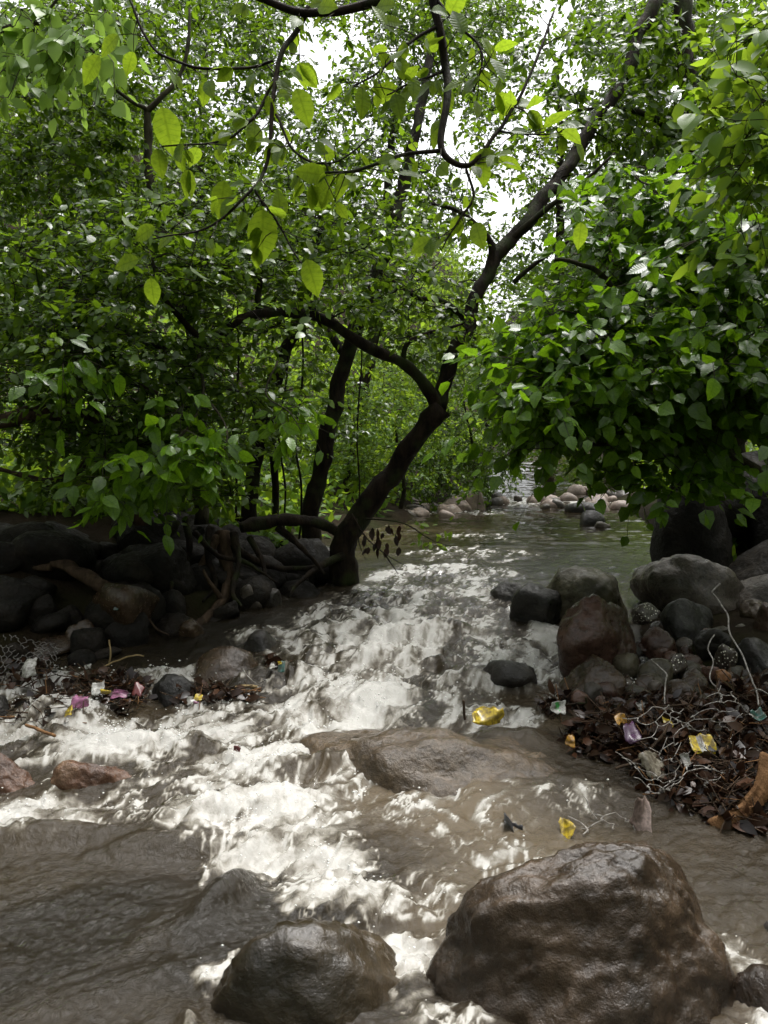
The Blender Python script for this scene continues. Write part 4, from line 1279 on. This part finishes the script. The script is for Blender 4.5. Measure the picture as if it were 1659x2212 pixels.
# trees and shrubs behind
BG = [('back_tree', 'tree behind the slim pole, dark crown filling the upper left', (150, 1100, 10.5), .16, [(120, 330, 230, 330, 9.5, 12.5, 120), (60, 700, 200, 200, 9, 11.5, 60)], 'leaf_back', .12, .35),
      ('back_tree', 'tree with thin crown against the white sky at top left of centre', (420, 1080, 13), .15, [(420, 420, 220, 260, 12, 15.5, 90), (480, 130, 230, 170, 12, 16, 60), (330, 60, 280, 90, 12, 16, 60), (620, 60, 240, 100, 13, 17, 50)], 'leaf_back', .13, .4),
      ('back_tree', 'tree with loose crown behind the near branch at top centre', (760, 1060, 14), .15, [(760, 430, 230, 230, 13, 17, 80), (800, 130, 260, 180, 13, 17, 80), (900, 40, 260, 80, 13, 17, 60), (980, 330, 150, 130, 14, 18, 40)], 'leaf_back', .13, .4),
      ('back_tree', 'dark tree rising behind the big leaning limb', (1180, 1010, 19), .18, [(1250, 330, 230, 300, 16, 21, 130), (1230, 640, 190, 150, 15, 19, 50), (1220, 70, 330, 110, 15, 20, 90), (1000, 110, 220, 120, 16, 20, 50)], 'leaf_back', .15, .35),
      ('back_tree', 'tall dark tree closing the upper right corner', (1600, 1000, 12), .2, [(1520, 230, 220, 280, 10.5, 14, 120), (1500, 620, 230, 200, 10, 13, 70), (1480, 60, 240, 100, 10.5, 14, 60)], 'leaf_back', .13, .3),
      ('stream_shrub', 'leafy shrub on the far bank seen between trunk and water', (860, 1080, 11.5), .05, [(850, 960, 150, 110, 10.5, 12.5, 66)], 'leaf_shrub', .085, .4),
      ('stream_shrub', 'dark green shrub over the far pinkish boulders', (1060, 1070, 14), .05, [(1040, 960, 130, 110, 12.5, 15, 70), (1010, 830, 120, 90, 12.5, 15, 40), (960, 1020, 110, 60, 12, 14, 40)], 'leaf_back', .1, .45),
      ('stream_shrub', 'bright shrub seen between the two dark trunks', (740, 1085, 12), .05, [(760, 900, 120, 150, 11, 13.5, 80)], 'leaf_shrub', .1, .55),
      ('stream_shrub', 'bright shrub in the far green gap at the left edge', (70, 1100, 12), .05, [(60, 1050, 120, 60, 11, 13, 50), (180, 980, 120, 80, 11.5, 13.5, 36)], 'leaf_shrub', .1, .6),
      ('stream_shrub', 'shaded shrub behind the shaded trunks of the left bank', (420, 1095, 11), .05, [(430, 980, 220, 110, 9.5, 12, 90)], 'leaf_back', .1, .35),
      ('stream_shrub', 'shrub hanging over the far riffle where the stream bends', (1330, 1030, 17), .06, [(1330, 950, 150, 90, 15, 19, 60), (1180, 880, 110, 100, 16, 20, 50)], 'leaf_back', .13, .5),
      ('stream_shrub', 'light green tree crown behind the fork of the leaning tree', (1060, 1000, 22), .1, [(1060, 640, 150, 140, 20, 26, 90), (920, 760, 150, 130, 18, 24, 70)], 'leaf_far', .17, .6)]
for i, (nm, lb, b_, tr, regs, mt, lf, lm) in enumerate(BG):
    base = P(*b_)
    base[2] = float(ground_z(np.array([base[0]]), np.array([base[1]]))[0]) - .05
    if nm == 'back_tree':
        regs = [q[:6] + (int(q[6] * 1.45),) for q in regs]
    cl = clusters(regs, 500 + i, .9)
    top = cl[cl[:, 2] >= np.quantile(cl[:, 2], .8)].mean(0)
    ctr = cl.mean(0)
    limbs = [([base, base * .6 + ctr * .4 + np.array([.1, 0, 0]), ctr * .8 + top * .2, top], [tr, tr * .8, tr * .5, tr * .2])]
    _, NL[nm + str(i)] = grow(nm, lb, 'shrub' if 'shrub' in nm and 'tree' not in lb else 'tree', base, limbs, cl, lf * .82, mt, T_LO, T_MID, 0, 600 + i, twigs=5, per=11, twigL=lf * 4.2, lrmean=lm, rmin=.004, brscale=1.6)

# far wooded hillside
rW = np.random.default_rng(61)
nW = 60000
hx, hy = rW.uniform(-42, 48, nW), rW.uniform(24, 75, nW)
hz = ground_z(hx, hy)
cell = noise2(hx * .22, hy * .22, 7) + .5 * noise2(hx * .55, hy * .55, 8)
hz = hz + np.maximum(0, 2.2 + 3.0 * cell) * rW.random(nW) ** .6
okk = (hx > np.interp(hy, *XL) - 40) & ((hx < np.interp(hy, *XL) - .5) | (hx > np.interp(hy, *XR) + .5))
pw = np.stack([hx, hy, hz], 1)[okk]
wme2 = leaf_batch('far_wood', T_LO, pw, rW.normal(0, 1, pw.shape), np.array([0, -.5, .8]) + rW.normal(0, .6, pw.shape), rW.uniform(.25, .55, len(pw)), np.clip(.5 + .5 * cell[okk] + rW.normal(0, .15, len(pw)), 0, .999), M['leaf_far'])
tag(obj('far_wood', wme2), 'green wooded hillside closing the valley behind the trees', 'wood', kind='stuff')

# the wood goes on round the clearing, behind and beside the viewer
nS = 26000
an = rW.uniform(math.radians(35), math.radians(325), nS)          # measured from +Y: everything but the view ahead
rad_ = 7.5 + 8 * rW.random(nS)
sx_, sy_ = np.sin(an) * rad_, 2 + np.cos(an) * rad_
cell = noise2(sx_ * .35, sy_ * .35, 27)
sz_ = ground_z(sx_, sy_) + (6.5 + 5 * cell) * rW.random(nS) ** .8
px_, py_, _z = proj(np.stack([sx_, sy_, sz_], 1))
okk = (sy_ < 1.5) | (px_ < -150) | (px_ > 1800)
ps = np.stack([sx_, sy_, sz_], 1)[okk]
tag(obj('surrounding_wood', leaf_batch('surrounding_wood', T_LO, ps, rW.normal(0, 1, ps.shape), np.array([0, 0, .8]) + rW.normal(0, .6, ps.shape), rW.uniform(.25, .55, len(ps)), np.clip(.4 + rW.normal(0, .2, len(ps)), 0, .999), M['leaf_back'])),
    'dense green wood closing in around the clearing', 'wood', kind='stuff')

# low herbs and seedlings over the forest floor behind the banks
nU = 60000
ux_, uy_ = rW.normal(0, 7, nU), 6.2 + 20 * rW.random(nU) ** 1.7
dl_, dr2 = np.interp(uy_, *XL) - ux_, ux_ - np.interp(uy_, *XR)
cell = noise2(ux_ * .8, uy_ * .8, 17)
okk = (np.maximum(dl_, dr2) > .5 + .5 * cell) & (cell > -.55)
pu = np.stack([ux_, uy_, ground_z(ux_, uy_) + np.maximum(.05, .35 + .5 * cell) * rW.random(nU)], 1)[okk]
tag(obj('undergrowth', leaf_batch('undergrowth', T_LO, pu, rW.normal(0, 1, pu.shape), np.array([0, -.5, .8]) + rW.normal(0, .5, pu.shape), rW.uniform(.06, .13, len(pu)) * (1 + pu[:, 1] / 30), np.clip(.45 + .4 * cell[okk] + rW.normal(0, .15, len(pu)), 0, .999), M['leaf_shrub'])),
    'low green herbs and seedlings covering the forest floor', 'undergrowth', kind='stuff')

# ------------------------------------------------------------------ roots on the left bank
ROOTS = [([(-60, 1188, 5.1), (60, 1205, 5.05), (140, 1222, 5.0), (200, 1255, 4.9), (255, 1285, 4.8), (278, 1330, 4.7)], [.05, .055, .058, .055, .05, .035]),
         ([(70, 1200, 5.1), (75, 1250, 5.05), (80, 1310, 4.9)], [.04, .04, .03]),
         ([(-60, 1218, 5.15), (40, 1222, 5.05), (110, 1225, 4.98)], [.03, .035, .03])]
GN = [([(480, 1150, 5.6), (490, 1215, 5.5), (495, 1265, 5.35), (470, 1310, 5.15), (435, 1345, 4.95), (415, 1372, 4.8)], [.09, .075, .07, .065, .06, .04]),
      ([(470, 1160, 5.55), (430, 1230, 5.4), (380, 1280, 5.2), (320, 1300, 5.0)], [.05, .045, .035, .02]),
      ([(500, 1180, 5.6), (560, 1215, 5.6), (640, 1230, 5.7), (720, 1215, 5.9)], [.05, .045, .04, .035]),
      ([(400, 1120, 5.6), (410, 1180, 5.5), (400, 1230, 5.4)], [.045, .04, .03]), ([(520, 1140, 5.7), (600, 1125, 5.8), (690, 1130, 5.9), (745, 1160, 6.0)], [.07, .08, .085, .07]),
      ([(740, 1200, 5.9), (680, 1230, 5.7), (640, 1265, 5.5), (625, 1290, 5.4)], [.05, .04, .03, .02]), ([(475, 1290, 5.2), (455, 1260, 5.15), (440, 1230, 5.2)], [.03, .025, .02]),
      ([(320, 1335, 4.75), (340, 1360, 4.65), (365, 1372, 4.6)], [.012, .010, .008]),
      ([(505, 1150, 5.55), (515, 1220, 5.4), (500, 1280, 5.2), (520, 1310, 5.1)], [.05, .04, .035, .02]), ([(455, 1140, 5.6), (450, 1200, 5.45), (465, 1260, 5.3), (440, 1300, 5.1)], [.045, .04, .03, .02]),
      ([(540, 1160, 5.7), (570, 1230, 5.55), (560, 1290, 5.35)], [.04, .03, .02]), ([(380, 1130, 5.5), (350, 1200, 5.3), (370, 1270, 5.1), (350, 1330, 4.9)], [.04, .035, .03, .02]),
      ([(420, 1150, 5.5), (470, 1200, 5.4), (530, 1215, 5.45), (600, 1260, 5.4)], [.035, .03, .028, .015]), ([(600, 1140, 5.8), (650, 1180, 5.75), (700, 1240, 5.7)], [.05, .04, .03])]
ro = empty('tree_root', P(70, 1260, 5.0), 'thick brown root lying along the boulders at the left edge', 'root')
for i, (p, rd) in enumerate(ROOTS):
    q, qr = smooth_path([P(*a) for a in p], np.asarray(rd) * .8, len(p) * 10)
    obj('root_limb', tubes('root_limb', [(q - np.array(ro.location), qr)], 10, rough=.35 * float(qr.mean()), seed=i), M['bark_brown'], ro)
ro = empty('root_tangle', P(480, 1300, 5.2), 'tangle of gnarled dark roots hanging down the bank to the water', 'root')
for i, (p, rd) in enumerate(GN):
    q, qr = smooth_path([P(*a) for a in p], np.asarray(rd) * .58 * np.linspace(1.15, .7, len(rd)), len(p) * 10)
    obj('root_limb', tubes('root_limb', [(q - np.array(ro.location), qr)], 10, rough=.4 * float(qr.mean()), seed=20 + i), M['bark_brown' if i in (0, 1, 6, 7) else 'bark'], ro)

# drooping twig with brown pods beside the leaning trunk
tw = empty('drooping_twig', P(765, 1150, 5.6), 'thin drooping twig with brown withered pods right of the leaning trunk', 'twig')
offT = np.array(tw.location)
for p in ([(760, 1110, 5.7), (790, 1160, 5.6), (830, 1195, 5.5), (880, 1225, 5.4)], [(790, 1120, 5.6), (870, 1130, 5.5), (930, 1165, 5.4), (985, 1185, 5.3)], [(770, 1120, 5.7), (775, 1170, 5.65), (790, 1210, 5.6)], [(830, 1195, 5.5), (860, 1240, 5.45)]):
    q, qr = smooth_path([P(*a) for a in p], np.linspace(.007, .002, len(p)), 24)
    obj('stem', tubes('stem', [(q - offT, qr)], 5), M['bark'], tw)
rT = np.random.default_rng(4)
pp = np.array([P(rT.uniform(770, 865), rT.uniform(1130, 1185), 5.55) for _ in range(26)])
leaf_objects(tw, pp, np.array([0, 0, -1.]) + rT.normal(0, .2, pp.shape), np.array([0, -1, .2]) + rT.normal(0, .5, pp.shape), rT.uniform(.05, .09, len(pp)), rT.uniform(0, .6, len(pp)), leaf_proto(T_MID, M['leaf_dead'], 'pod'))
pp = np.array([P(rT.uniform(870, 980), rT.uniform(1125, 1185), 5.42) for _ in range(30)])
leaf_objects(tw, pp, rT.normal(0, 1, pp.shape), np.array([0, -.6, .7]) + rT.normal(0, .5, pp.shape), rT.uniform(.04, .07, len(pp)), rT.uniform(.3, .9, len(pp)), leaf_proto(T_MID, M['leaf_shrub'], 'twl'))

# ------------------------------------------------------------------ debris, wire and litter
rD = np.random.default_rng(71)


def surf(px, py, lift=0.0):
    c = W(px, py)
    c[2] = max(c[2], float(ground_z(c[:1], c[1:2])[0]))
    return c + np.array([0, 0, lift])


def debris_heap(name, label, polys, n, ntw, seed, mat='leaf_dead'):
    """polys: (px, py, rx, ry, height)"""
    r = np.random.default_rng(seed)
    pos, twp = [], []
    N = n + ntw
    pl = np.array(polys, float)
    pl = pl[r.choice(len(pl), N, p=pl[:, 2] * pl[:, 3] / (pl[:, 2] * pl[:, 3]).sum())]
    a, q = r.uniform(0, 2 * np.pi, N), np.sqrt(r.random(N))
    a_, b_ = (pl[:, 0] + pl[:, 2] * q * np.cos(a) - CX) / FPX, (CY - pl[:, 1] - pl[:, 3] * q * np.sin(a)) / FPX
    dv = np.stack([a_, _cs + b_ * _sn, -_sn + b_ * _cs], 1)
    Yv = np.full(N, 3.0)
    for _ in range(30):
        Yv = .5 * Yv + .5 * np.minimum(40, (CAMZ - level(Yv)) / np.maximum(1e-3, -dv[:, 2] / dv[:, 1]))
    pos = np.array([0, 0, CAMZ]) + dv * (Yv / dv[:, 1])[:, None]
    pos[:, 2] = np.maximum(pos[:, 2], ground_z(pos[:, 0], pos[:, 1])) + 1.9 * pl[:, 4] * (1 - q ** 2) * r.uniform(.3, 1, N) + r.uniform(-.01, .03, N)
    o = empty(name, pos.mean(0) * np.array([1, 1, 1]), label, 'debris')
    off = np.array(o.location)
    lv, tv = pos[:n], pos[n:]
    lo = obj('dead_leaves', leaf_batch('dead_leaves', T_MID, lv - off, r.normal(0, 1, lv.shape) * np.array([1, 1, .5]), np.array([0, -.2, .6]) + r.normal(0, .7, lv.shape), r.uniform(.03, .085, n), r.random(n) ** 1.5, M[mat]), None, o)
    lo['kind'] = 'stuff'
    br = []
    for c in tv:
        d = nrm(r.normal(0, 1, 3) * np.array([1, .8, .55]))
        L = r.uniform(.04, .26)
        br.append((np.stack([c - d * L / 2, c + r.normal(0, .012, 3), c + d * L / 2]) - off, np.array([.0022, .0025, .0012]) * r.uniform(.6, 1.5)))
    pale = obj('pale_sticks', tubes('pale_sticks', br[::6], 4), M['tan_wood'], o)
    pale['kind'] = 'stuff'
    br = [q for k, q in enumerate(br) if k % 6]
    so = obj('sticks', tubes('sticks', br, 4), M['bark_brown'], o)
    so['kind'] = 'stuff'
    return o


debris_heap('debris_heap', 'heap of dead brown leaves and sticks caught on the right bank', [(1500, 1610, 200, 75, .10), (1400, 1575, 140, 45, .08), (1600, 1570, 120, 60, .10), (1540, 1690, 150, 70, .06), (1290, 1605, 70, 40, .06), (1210, 1535, 50, 18, .04), (1610, 1750, 90, 50, .06), (1440, 1650, 90, 50, .06)], 5200, 1300, 81)
debris_heap('debris_drift', 'drift of twigs, leaves and litter above the white chute', [(210, 1510, 110, 40, .05), (100, 1560, 90, 40, .05), (60, 1470, 70, 30, .05), (260, 1490, 60, 20, .04)], 520, 260, 82)
debris_heap('debris_strip', 'thin strip of leaves and twigs below the angular black rock', [(470, 1510, 90, 16, .03), (420, 1515, 50, 12, .02), (590, 1445, 26, 18, .03)], 170, 60, 83)


def netting(name, label, c, ax, ay, nx, ny, cell, rw, mat, crumple, seed):
    """hexagonal twisted wire netting, crumpled; c centre, ax/ay spread axes"""
    r = np.random.default_rng(seed)
    V, E = {}, []
    ax, ay = np.asarray(ax, float), np.asarray(ay, float)
    nrmv = nrm(np.cross(ax, ay))
    paths = []
    def pt3(u, v):
        p = np.array([[u * 3.1, v * 3.1, seed * .37]])
        w = np.array([noise3(p * 1.1 + 7 * k, seed + k)[0] for k in range(3)])
        return c + ax * (u + .35 * crumple * w[0]) + ay * (v + .35 * crumple * w[1]) + nrmv * (crumple * .55 * w[2])
    for i in range(nx):
        for j in range(ny):
            if r.random() < .22:
                continue
            u0 = (i + .5 * (j % 2)) * cell
            v0 = j * cell * .62
            hw = cell / 2
            pts = [(u0, v0), (u0, v0 + cell * .3), (u0 + hw, v0 + cell * .62), (u0 - hw, v0 + cell * .62)]
            P4 = [pt3(*q) for q in pts]
            for a, b, tws in ((0, 1, 1), (1, 2, 0), (1, 3, 0)):
                if r.random() < .1:
                    continue
                m_ = (P4[a] + P4[b]) / 2 + r.normal(0, cell * .06, 3)
                q, qr = smooth_path([P4[a], m_, P4[b]], [rw] * 3, 6 if not tws else 9)
                if tws:
                    dd = nrm(P4[b] - P4[a])
                    s1_ = nrm(np.cross(dd, [.3, .5, .8]))
                    s2_ = np.cross(dd, s1_)
                    for ph in (0, np.pi):
                        an = np.linspace(0, 3 * np.pi, 9) + ph
                        paths.append((q + rw * .95 * (np.cos(an)[:, None] * s1_ + np.sin(an)[:, None] * s2_), qr))
                else:
                    paths.append((q, qr))
    o = obj(name, tubes(name, [(q - c, qr) for q, qr in paths], 5), M[mat], loc=c)
    tag(o, label, 'wire netting')
    return o


cN = surf(1400, 1770, .08)
netting('wire_netting', 'crumpled pale twisted wire netting spilling from the dead leaf heap', cN, np.array([.95, .3, .02]), np.array([.12, .75, .22]), 9, 8, .085, .0016, 'wire', .42, 3)
netting('wire_netting', 'loose scraps of wire netting trailing into the brown shallows', surf(1270, 1805, .012), np.array([.95, -.1, .0]), np.array([.2, .9, .03]), 4, 2, .085, .0016, 'wire', .14, 5)
netting('wire_netting', 'second fold of twisted wire netting under the yellow wrapper', surf(1430, 1700, .13), np.array([.9, .35, .1]), np.array([-.2, .5, .35]), 6, 5, .08, .0016, 'wire', .45, 8)
netting('wire_netting', 'dark tangled wire netting against the boulders at the left edge', P(-10, 1455, 3.95), np.array([.6, .25, -.1]), np.array([.05, .45, .55]), 9, 9, .05, .0020, 'wire_dark', .25, 6)
netting('wire_netting', 'dark wire tangle sunk in the drift beside the chute', surf(80, 1590, -.01), np.array([.8, .2, .02]), np.array([.1, .6, .35]), 7, 5, .05, .0018, 'wire_dark', .2, 7)


def wire(name, label, pts, r0, mat='wire', cat='wire'):
    q, qr = smooth_path([P(*p) for p in pts], [r0] * len(pts), len(pts) * 8)
    c = q[0].copy()
    q = q + np.stack([fbm3(q * 14 + r0 * 1e4, 300 + k, 2) for k in range(3)], 1) * .006
    o = obj(name, tubes(name, [(q - c, qr)], 6), M[mat], loc=c)
    return tag(o, label, cat)


wire('bent_wire', 'tall white bent wire rising above the cobbles near the frame edge', [(1638, 1525, 3.3), (1632, 1490, 3.35), (1600, 1410, 3.45), (1575, 1365, 3.5), (1572, 1330, 3.55), (1545, 1290, 3.6), (1540, 1278, 3.6), (1555, 1258, 3.6)], .0042)
wire('bent_wire', 'white bent wire standing in front of the olive stone', [(1436, 1560, 3.3), (1436, 1480, 3.4), (1437, 1455, 3.42), (1418, 1438, 3.45), (1406, 1425, 3.45)], .0038)
wire('bent_wire', 'short curled wire left of the tall bent wire', [(1560, 1520, 3.4), (1552, 1490, 3.45), (1533, 1465, 3.5), (1540, 1430, 3.55), (1528, 1400, 3.6), (1543, 1370, 3.65)], .0034)
wire('bent_wire', 'loop of wire reaching sideways to the frame edge', [(1620, 1492, 3.35), (1640, 1490, 3.3), (1662, 1498, 3.3), (1690, 1500, 3.3)], .003)
wire('bent_wire', 'thin white wire poking out of the brown water', [(1262, 1718, 2.72), (1270, 1730, 2.7), (1280, 1755, 2.68), (1290, 1768, 2.66)], .0022)
wire('bent_wire', 'curved white wire beside the sunken yellow scrap', [(1226, 1764, 2.62), (1255, 1778, 2.6), (1268, 1790, 2.58), (1260, 1802, 2.56)], .0022)
wire('bent_wire', 'fine bent wire beside the rounded midstream boulder', [(525, 1445, 3.95), (535, 1460, 3.9), (555, 1475, 3.85), (575, 1470, 3.8)], .003)
wire('dry_stem', 'short upright dry stem in the dark water', [(235, 1440, 4.1), (238, 1412, 4.1), (235, 1383, 4.12)], .005, 'straw', 'stem')
wire('dry_stem', 'long slanting dry stem with a forked tip', [(185, 1470, 3.95), (230, 1438, 4.05), (265, 1422, 4.1), (298, 1415, 4.15), (312, 1416, 4.15)], .0042, 'straw', 'stem')
wire('stick', 'tan stick floating beside the rounded midstream boulder', [(508, 1484, 3.85), (530, 1482, 3.85), (556, 1484, 3.85)], .008, 'straw', 'stick')
wire('stick', 'tan stick lying at the lip of the chute', [(55, 1566, 3.3), (85, 1576, 3.25), (118, 1590, 3.2)], .007, 'tan_wood', 'stick')
wire('stick', 'dark snapped stick crossing the heap of dead leaves', [(1330, 1660, 2.95), (1390, 1635, 3.0), (1430, 1590, 3.05), (1445, 1560, 3.1)], .006, 'bark_brown', 'stick')
wire('stick', 'brown twig upright beside the yellow bag in the water', [(1005, 1555, 3.3), (1003, 1535, 3.3), (1000, 1512, 3.3)], .006, 'bark_brown', 'stick')
wire('stick', 'thin dark twig held above the shallow below the cobbles', [(1180, 1530, 3.42), (1220, 1522, 3.42), (1262, 1520, 3.42), (1266, 1508, 3.42)], .005, 'bark', 'stick')


def scrap(name, label, px, py, w_px, h_px, Y, mat, seed, cat='wrapper', fold=.36, tilt=.8, mat2=None):
    r = np.random.default_rng(seed)
    a, b = 13, 11
    U, Vv = np.meshgrid(np.linspace(-1, 1, a), np.linspace(-1, 1, b))
    u, v = U.ravel(), Vv.ravel()
    rot = r.uniform(-.7, .7)
    sx, sz = .43 * w_px / FPX * Y, .43 * h_px / FPX * Y
    k = (sx + sz) / 2
    eu = 1 - .12 * np.abs(v) ** 3 * r.uniform(.3, 1) + .16 * noise2(v * 2.3 + seed, v * 0 + .5, seed)
    ev = 1 - .12 * np.abs(u) ** 3 * r.uniform(.3, 1) + .2 * noise2(u * 2.3 + seed, u * 0 + 1.5, seed + 1)
    u, v = u * eu, v * ev
    cr = np.zeros((3, len(u)))
    for _ in range(6):                                            # creases of a crumpled sheet
        th = r.uniform(0, np.pi)
        cr += r.normal(0, .5, 3)[:, None] * np.abs(u * np.cos(th) + v * np.sin(th) - r.uniform(-.6, .6))
    cr -= cr.mean(1, keepdims=True)
    x = (u * math.cos(rot) - .5 * v * math.sin(rot)) * sx + .12 * k * cr[0]
    z0 = (v * math.cos(rot) + .5 * u * math.sin(rot)) * sz
    z = z0 + fold * 1.0 * k * cr[1]
    y = z0 * math.tan(min(tilt, 1.0)) + fold * 1.8 * k * cr[2]
    V = np.stack([x, y, z], 1)
    i = (np.arange(b - 1)[:, None] * a + np.arange(a - 1)[None])
    F = np.stack([i, i + 1, i + a + 1, i + a], -1).reshape(-1)
    me = mesh_from(name, V, F, np.full((a - 1) * (b - 1), 4), smooth=False)
    me.materials.append(M[mat])
    if mat2:
        me.materials.append(M[mat2])
        fc = V[F.reshape(-1, 4)].mean(1)
        me.polygons.foreach_set('material_index', ((np.abs(fc[:, 0] / sx + .1) < .28) & (np.abs(fc[:, 2] / sz) < .7)).astype(np.int32))
    o = obj(name, me, None, loc=P(px, py, Y))
    sd = o.modifiers.new('thickness', 'SOLIDIFY')
    sd.thickness = .0012
    return tag(o, label, cat)


scrap('yellow_wrapper', 'bright yellow wrapper with pale centre on the dead leaves', 1518, 1608, 62, 36, 3.0, 'yellow', 1, mat2='white')
scrap('yellow_bag', 'wet yellow bag caught against the rock in the water', 1055, 1550, 75, 40, 3.25, 'yellow', 2)
scrap('yellow_scrap', 'small orange yellow scrap at the tip of the leaf heap', 1232, 1600, 26, 30, 3.08, 'orange', 3)
scrap('yellow_scrap', 'yellow scrap lying half sunk in brown water above the big boulder', 1225, 1787, 44, 30, 2.58, 'yellow', 4, tilt=1.2)
scrap('yellow_scrap', 'yellow scrap at the upper edge of the leaf heap', 1340, 1553, 32, 22, 3.2, 'orange', 5)
scrap('yellow_scrap', 'tiny yellow scrap left of the bright yellow wrapper', 1441, 1556, 22, 24, 3.18, 'yellow', 6)
scrap('white_wrapper', 'white wrapper with red end lying on the shallow foam', 1392, 1522, 42, 26, 3.45, 'white', 7, mat2=None)
scrap('red_scrap', 'small red scrap at the end of the white wrapper', 1368, 1519, 20, 9, 3.46, 'maroon', 71)
scrap('green_wrapper', 'white and green wrapper snagged on a dark twig', 1206, 1526, 38, 28, 3.4, 'white', 8, mat2='green')
scrap('plastic_film', 'dirty translucent plastic film hanging below the leaf heap', 1415, 1652, 84, 56, 2.92, 'dingy', 9, 'film', fold=.6)
scrap('white_scrap', 'folded white paper scrap among the wire netting', 1482, 1640, 26, 34, 2.9, 'white', 10, 'scrap')
scrap('cloth_rag', 'muddy pinkish rag draped over the wire netting', 1388, 1762, 56, 92, 2.62, 'pinkcloth', 11, 'rag', fold=.45, tilt=.4)
scrap('black_bag', 'black plastic lump stranded in the brown shallows', 1108, 1786, 44, 40, 2.6, 'black', 12, 'bag', fold=.9)
scrap('purple_wrapper', 'dark purple wrapper on the tip of the leaf heap', 1365, 1585, 44, 40, 3.05, 'purple', 13)
scrap('blue_scrap', 'faded blue scrap at the frame edge behind the leaf heap', 1638, 1545, 36, 28, 3.2, 'teal', 14, 'scrap')
scrap('white_rag', 'torn white plastic on the dark wire at the left edge', 62, 1443, 36, 38, 3.85, 'white', 15, 'rag')
scrap('white_scrap', 'small white stick of foam on the dark water', 189, 1440, 20, 9, 4.1, 'white', 16, 'scrap')
scrap('yellow_scrap', 'yellow scrap in the twiggy drift above the chute', 148, 1537, 22, 18, 3.4, 'yellow', 17)
scrap('pink_scrap', 'bright pink plastic in the middle of the twiggy drift', 172, 1516, 42, 24, 3.5, 'pink', 18)
scrap('pink_scrap', 'flat pink plastic near the dark maroon flower of litter', 258, 1498, 40, 14, 3.6, 'pink', 19)
scrap('maroon_scrap', 'dark maroon crumpled piece at the end of the drift', 298, 1489, 26, 24, 3.65, 'maroon', 20, 'scrap')
scrap('white_scrap', 'white torn film standing up in the drift', 210, 1487, 30, 26, 3.65, 'white', 21, 'scrap')
scrap('yellow_scrap', 'thin yellow scrap behind the bright pink plastic', 228, 1494, 26, 8, 3.62, 'yellow', 22)
scrap('white_scrap', 'white scrap at the foot of the angular black rock', 415, 1513, 24, 16, 3.62, 'white', 23, 'scrap')
scrap('yellow_scrap', 'yellow scrap at the foot of the angular black rock', 428, 1507, 20, 14, 3.6, 'yellow', 24)
scrap('pink_scrap', 'tiny pink scrap at the foot of the angular black rock', 422, 1518, 14, 8, 3.58, 'pink', 25)
scrap('green_scrap', 'dark green scrap right of the rounded midstream boulder', 608, 1440, 18, 20, 4.0, 'teal', 26, 'scrap')
scrap('white_scrap', 'white scrap right of the rounded midstream boulder', 588, 1437, 12, 12, 4.0, 'white', 27, 'scrap')
scrap('yellow_scrap', 'tiny yellow scrap right of the rounded midstream boulder', 604, 1432, 10, 8, 4.0, 'yellow', 28)
scrap('teal_scrap', 'teal plastic bit lodged among the shaded left boulders', 252, 1312, 14, 12, 4.55, 'teal', 29, 'scrap')
scrap('maroon_scrap', 'small red leaf like scrap riding the white water', 512, 1618, 20, 10, 3.1, 'maroon', 30, 'scrap')
# tan bark slab at the right edge
v, f = ico(3)
bx = np.sign(v) * np.abs(v) ** .55 * np.array([.17, .012, .045])
bx[:, 2] += .35 * bx[:, 0] ** 2 / .17
bx[:, 1] += .5 * bx[:, 2] ** 2 / .05
bx += .006 * np.stack([fbm3(v * 3, 900 + kk, 3) for kk in range(3)], 1)
sl = obj('bark_slab', mesh_from('bark_slab', bx, f.reshape(-1), np.full(len(f), 3)), M['tan_wood'], loc=P(1635, 1742, 2.66))
sl.rotation_euler = (.3, -.75, .35)
tag(sl, 'tan slab of bark leaning out of the water at the right edge', 'bark')
sl2 = obj('bark_slab', mesh_from('bark_slab', bx * np.array([.8, 1, 1.2]), f.reshape(-1), np.full(len(f), 3)), M['rock_grey'], loc=P(1668, 1755, 2.7))
sl2.rotation_euler = (.2, -.4, .6)
tag(sl2, 'grey slab of bark behind the tan one at the right edge', 'bark')
0 and print('LEAVES', NL, 'tris', sum(sum(len(p.vertices) - 2 for p in o.data.polygons) if False else len(o.data.polygons) for o in scene.objects if o.type == 'MESH'))
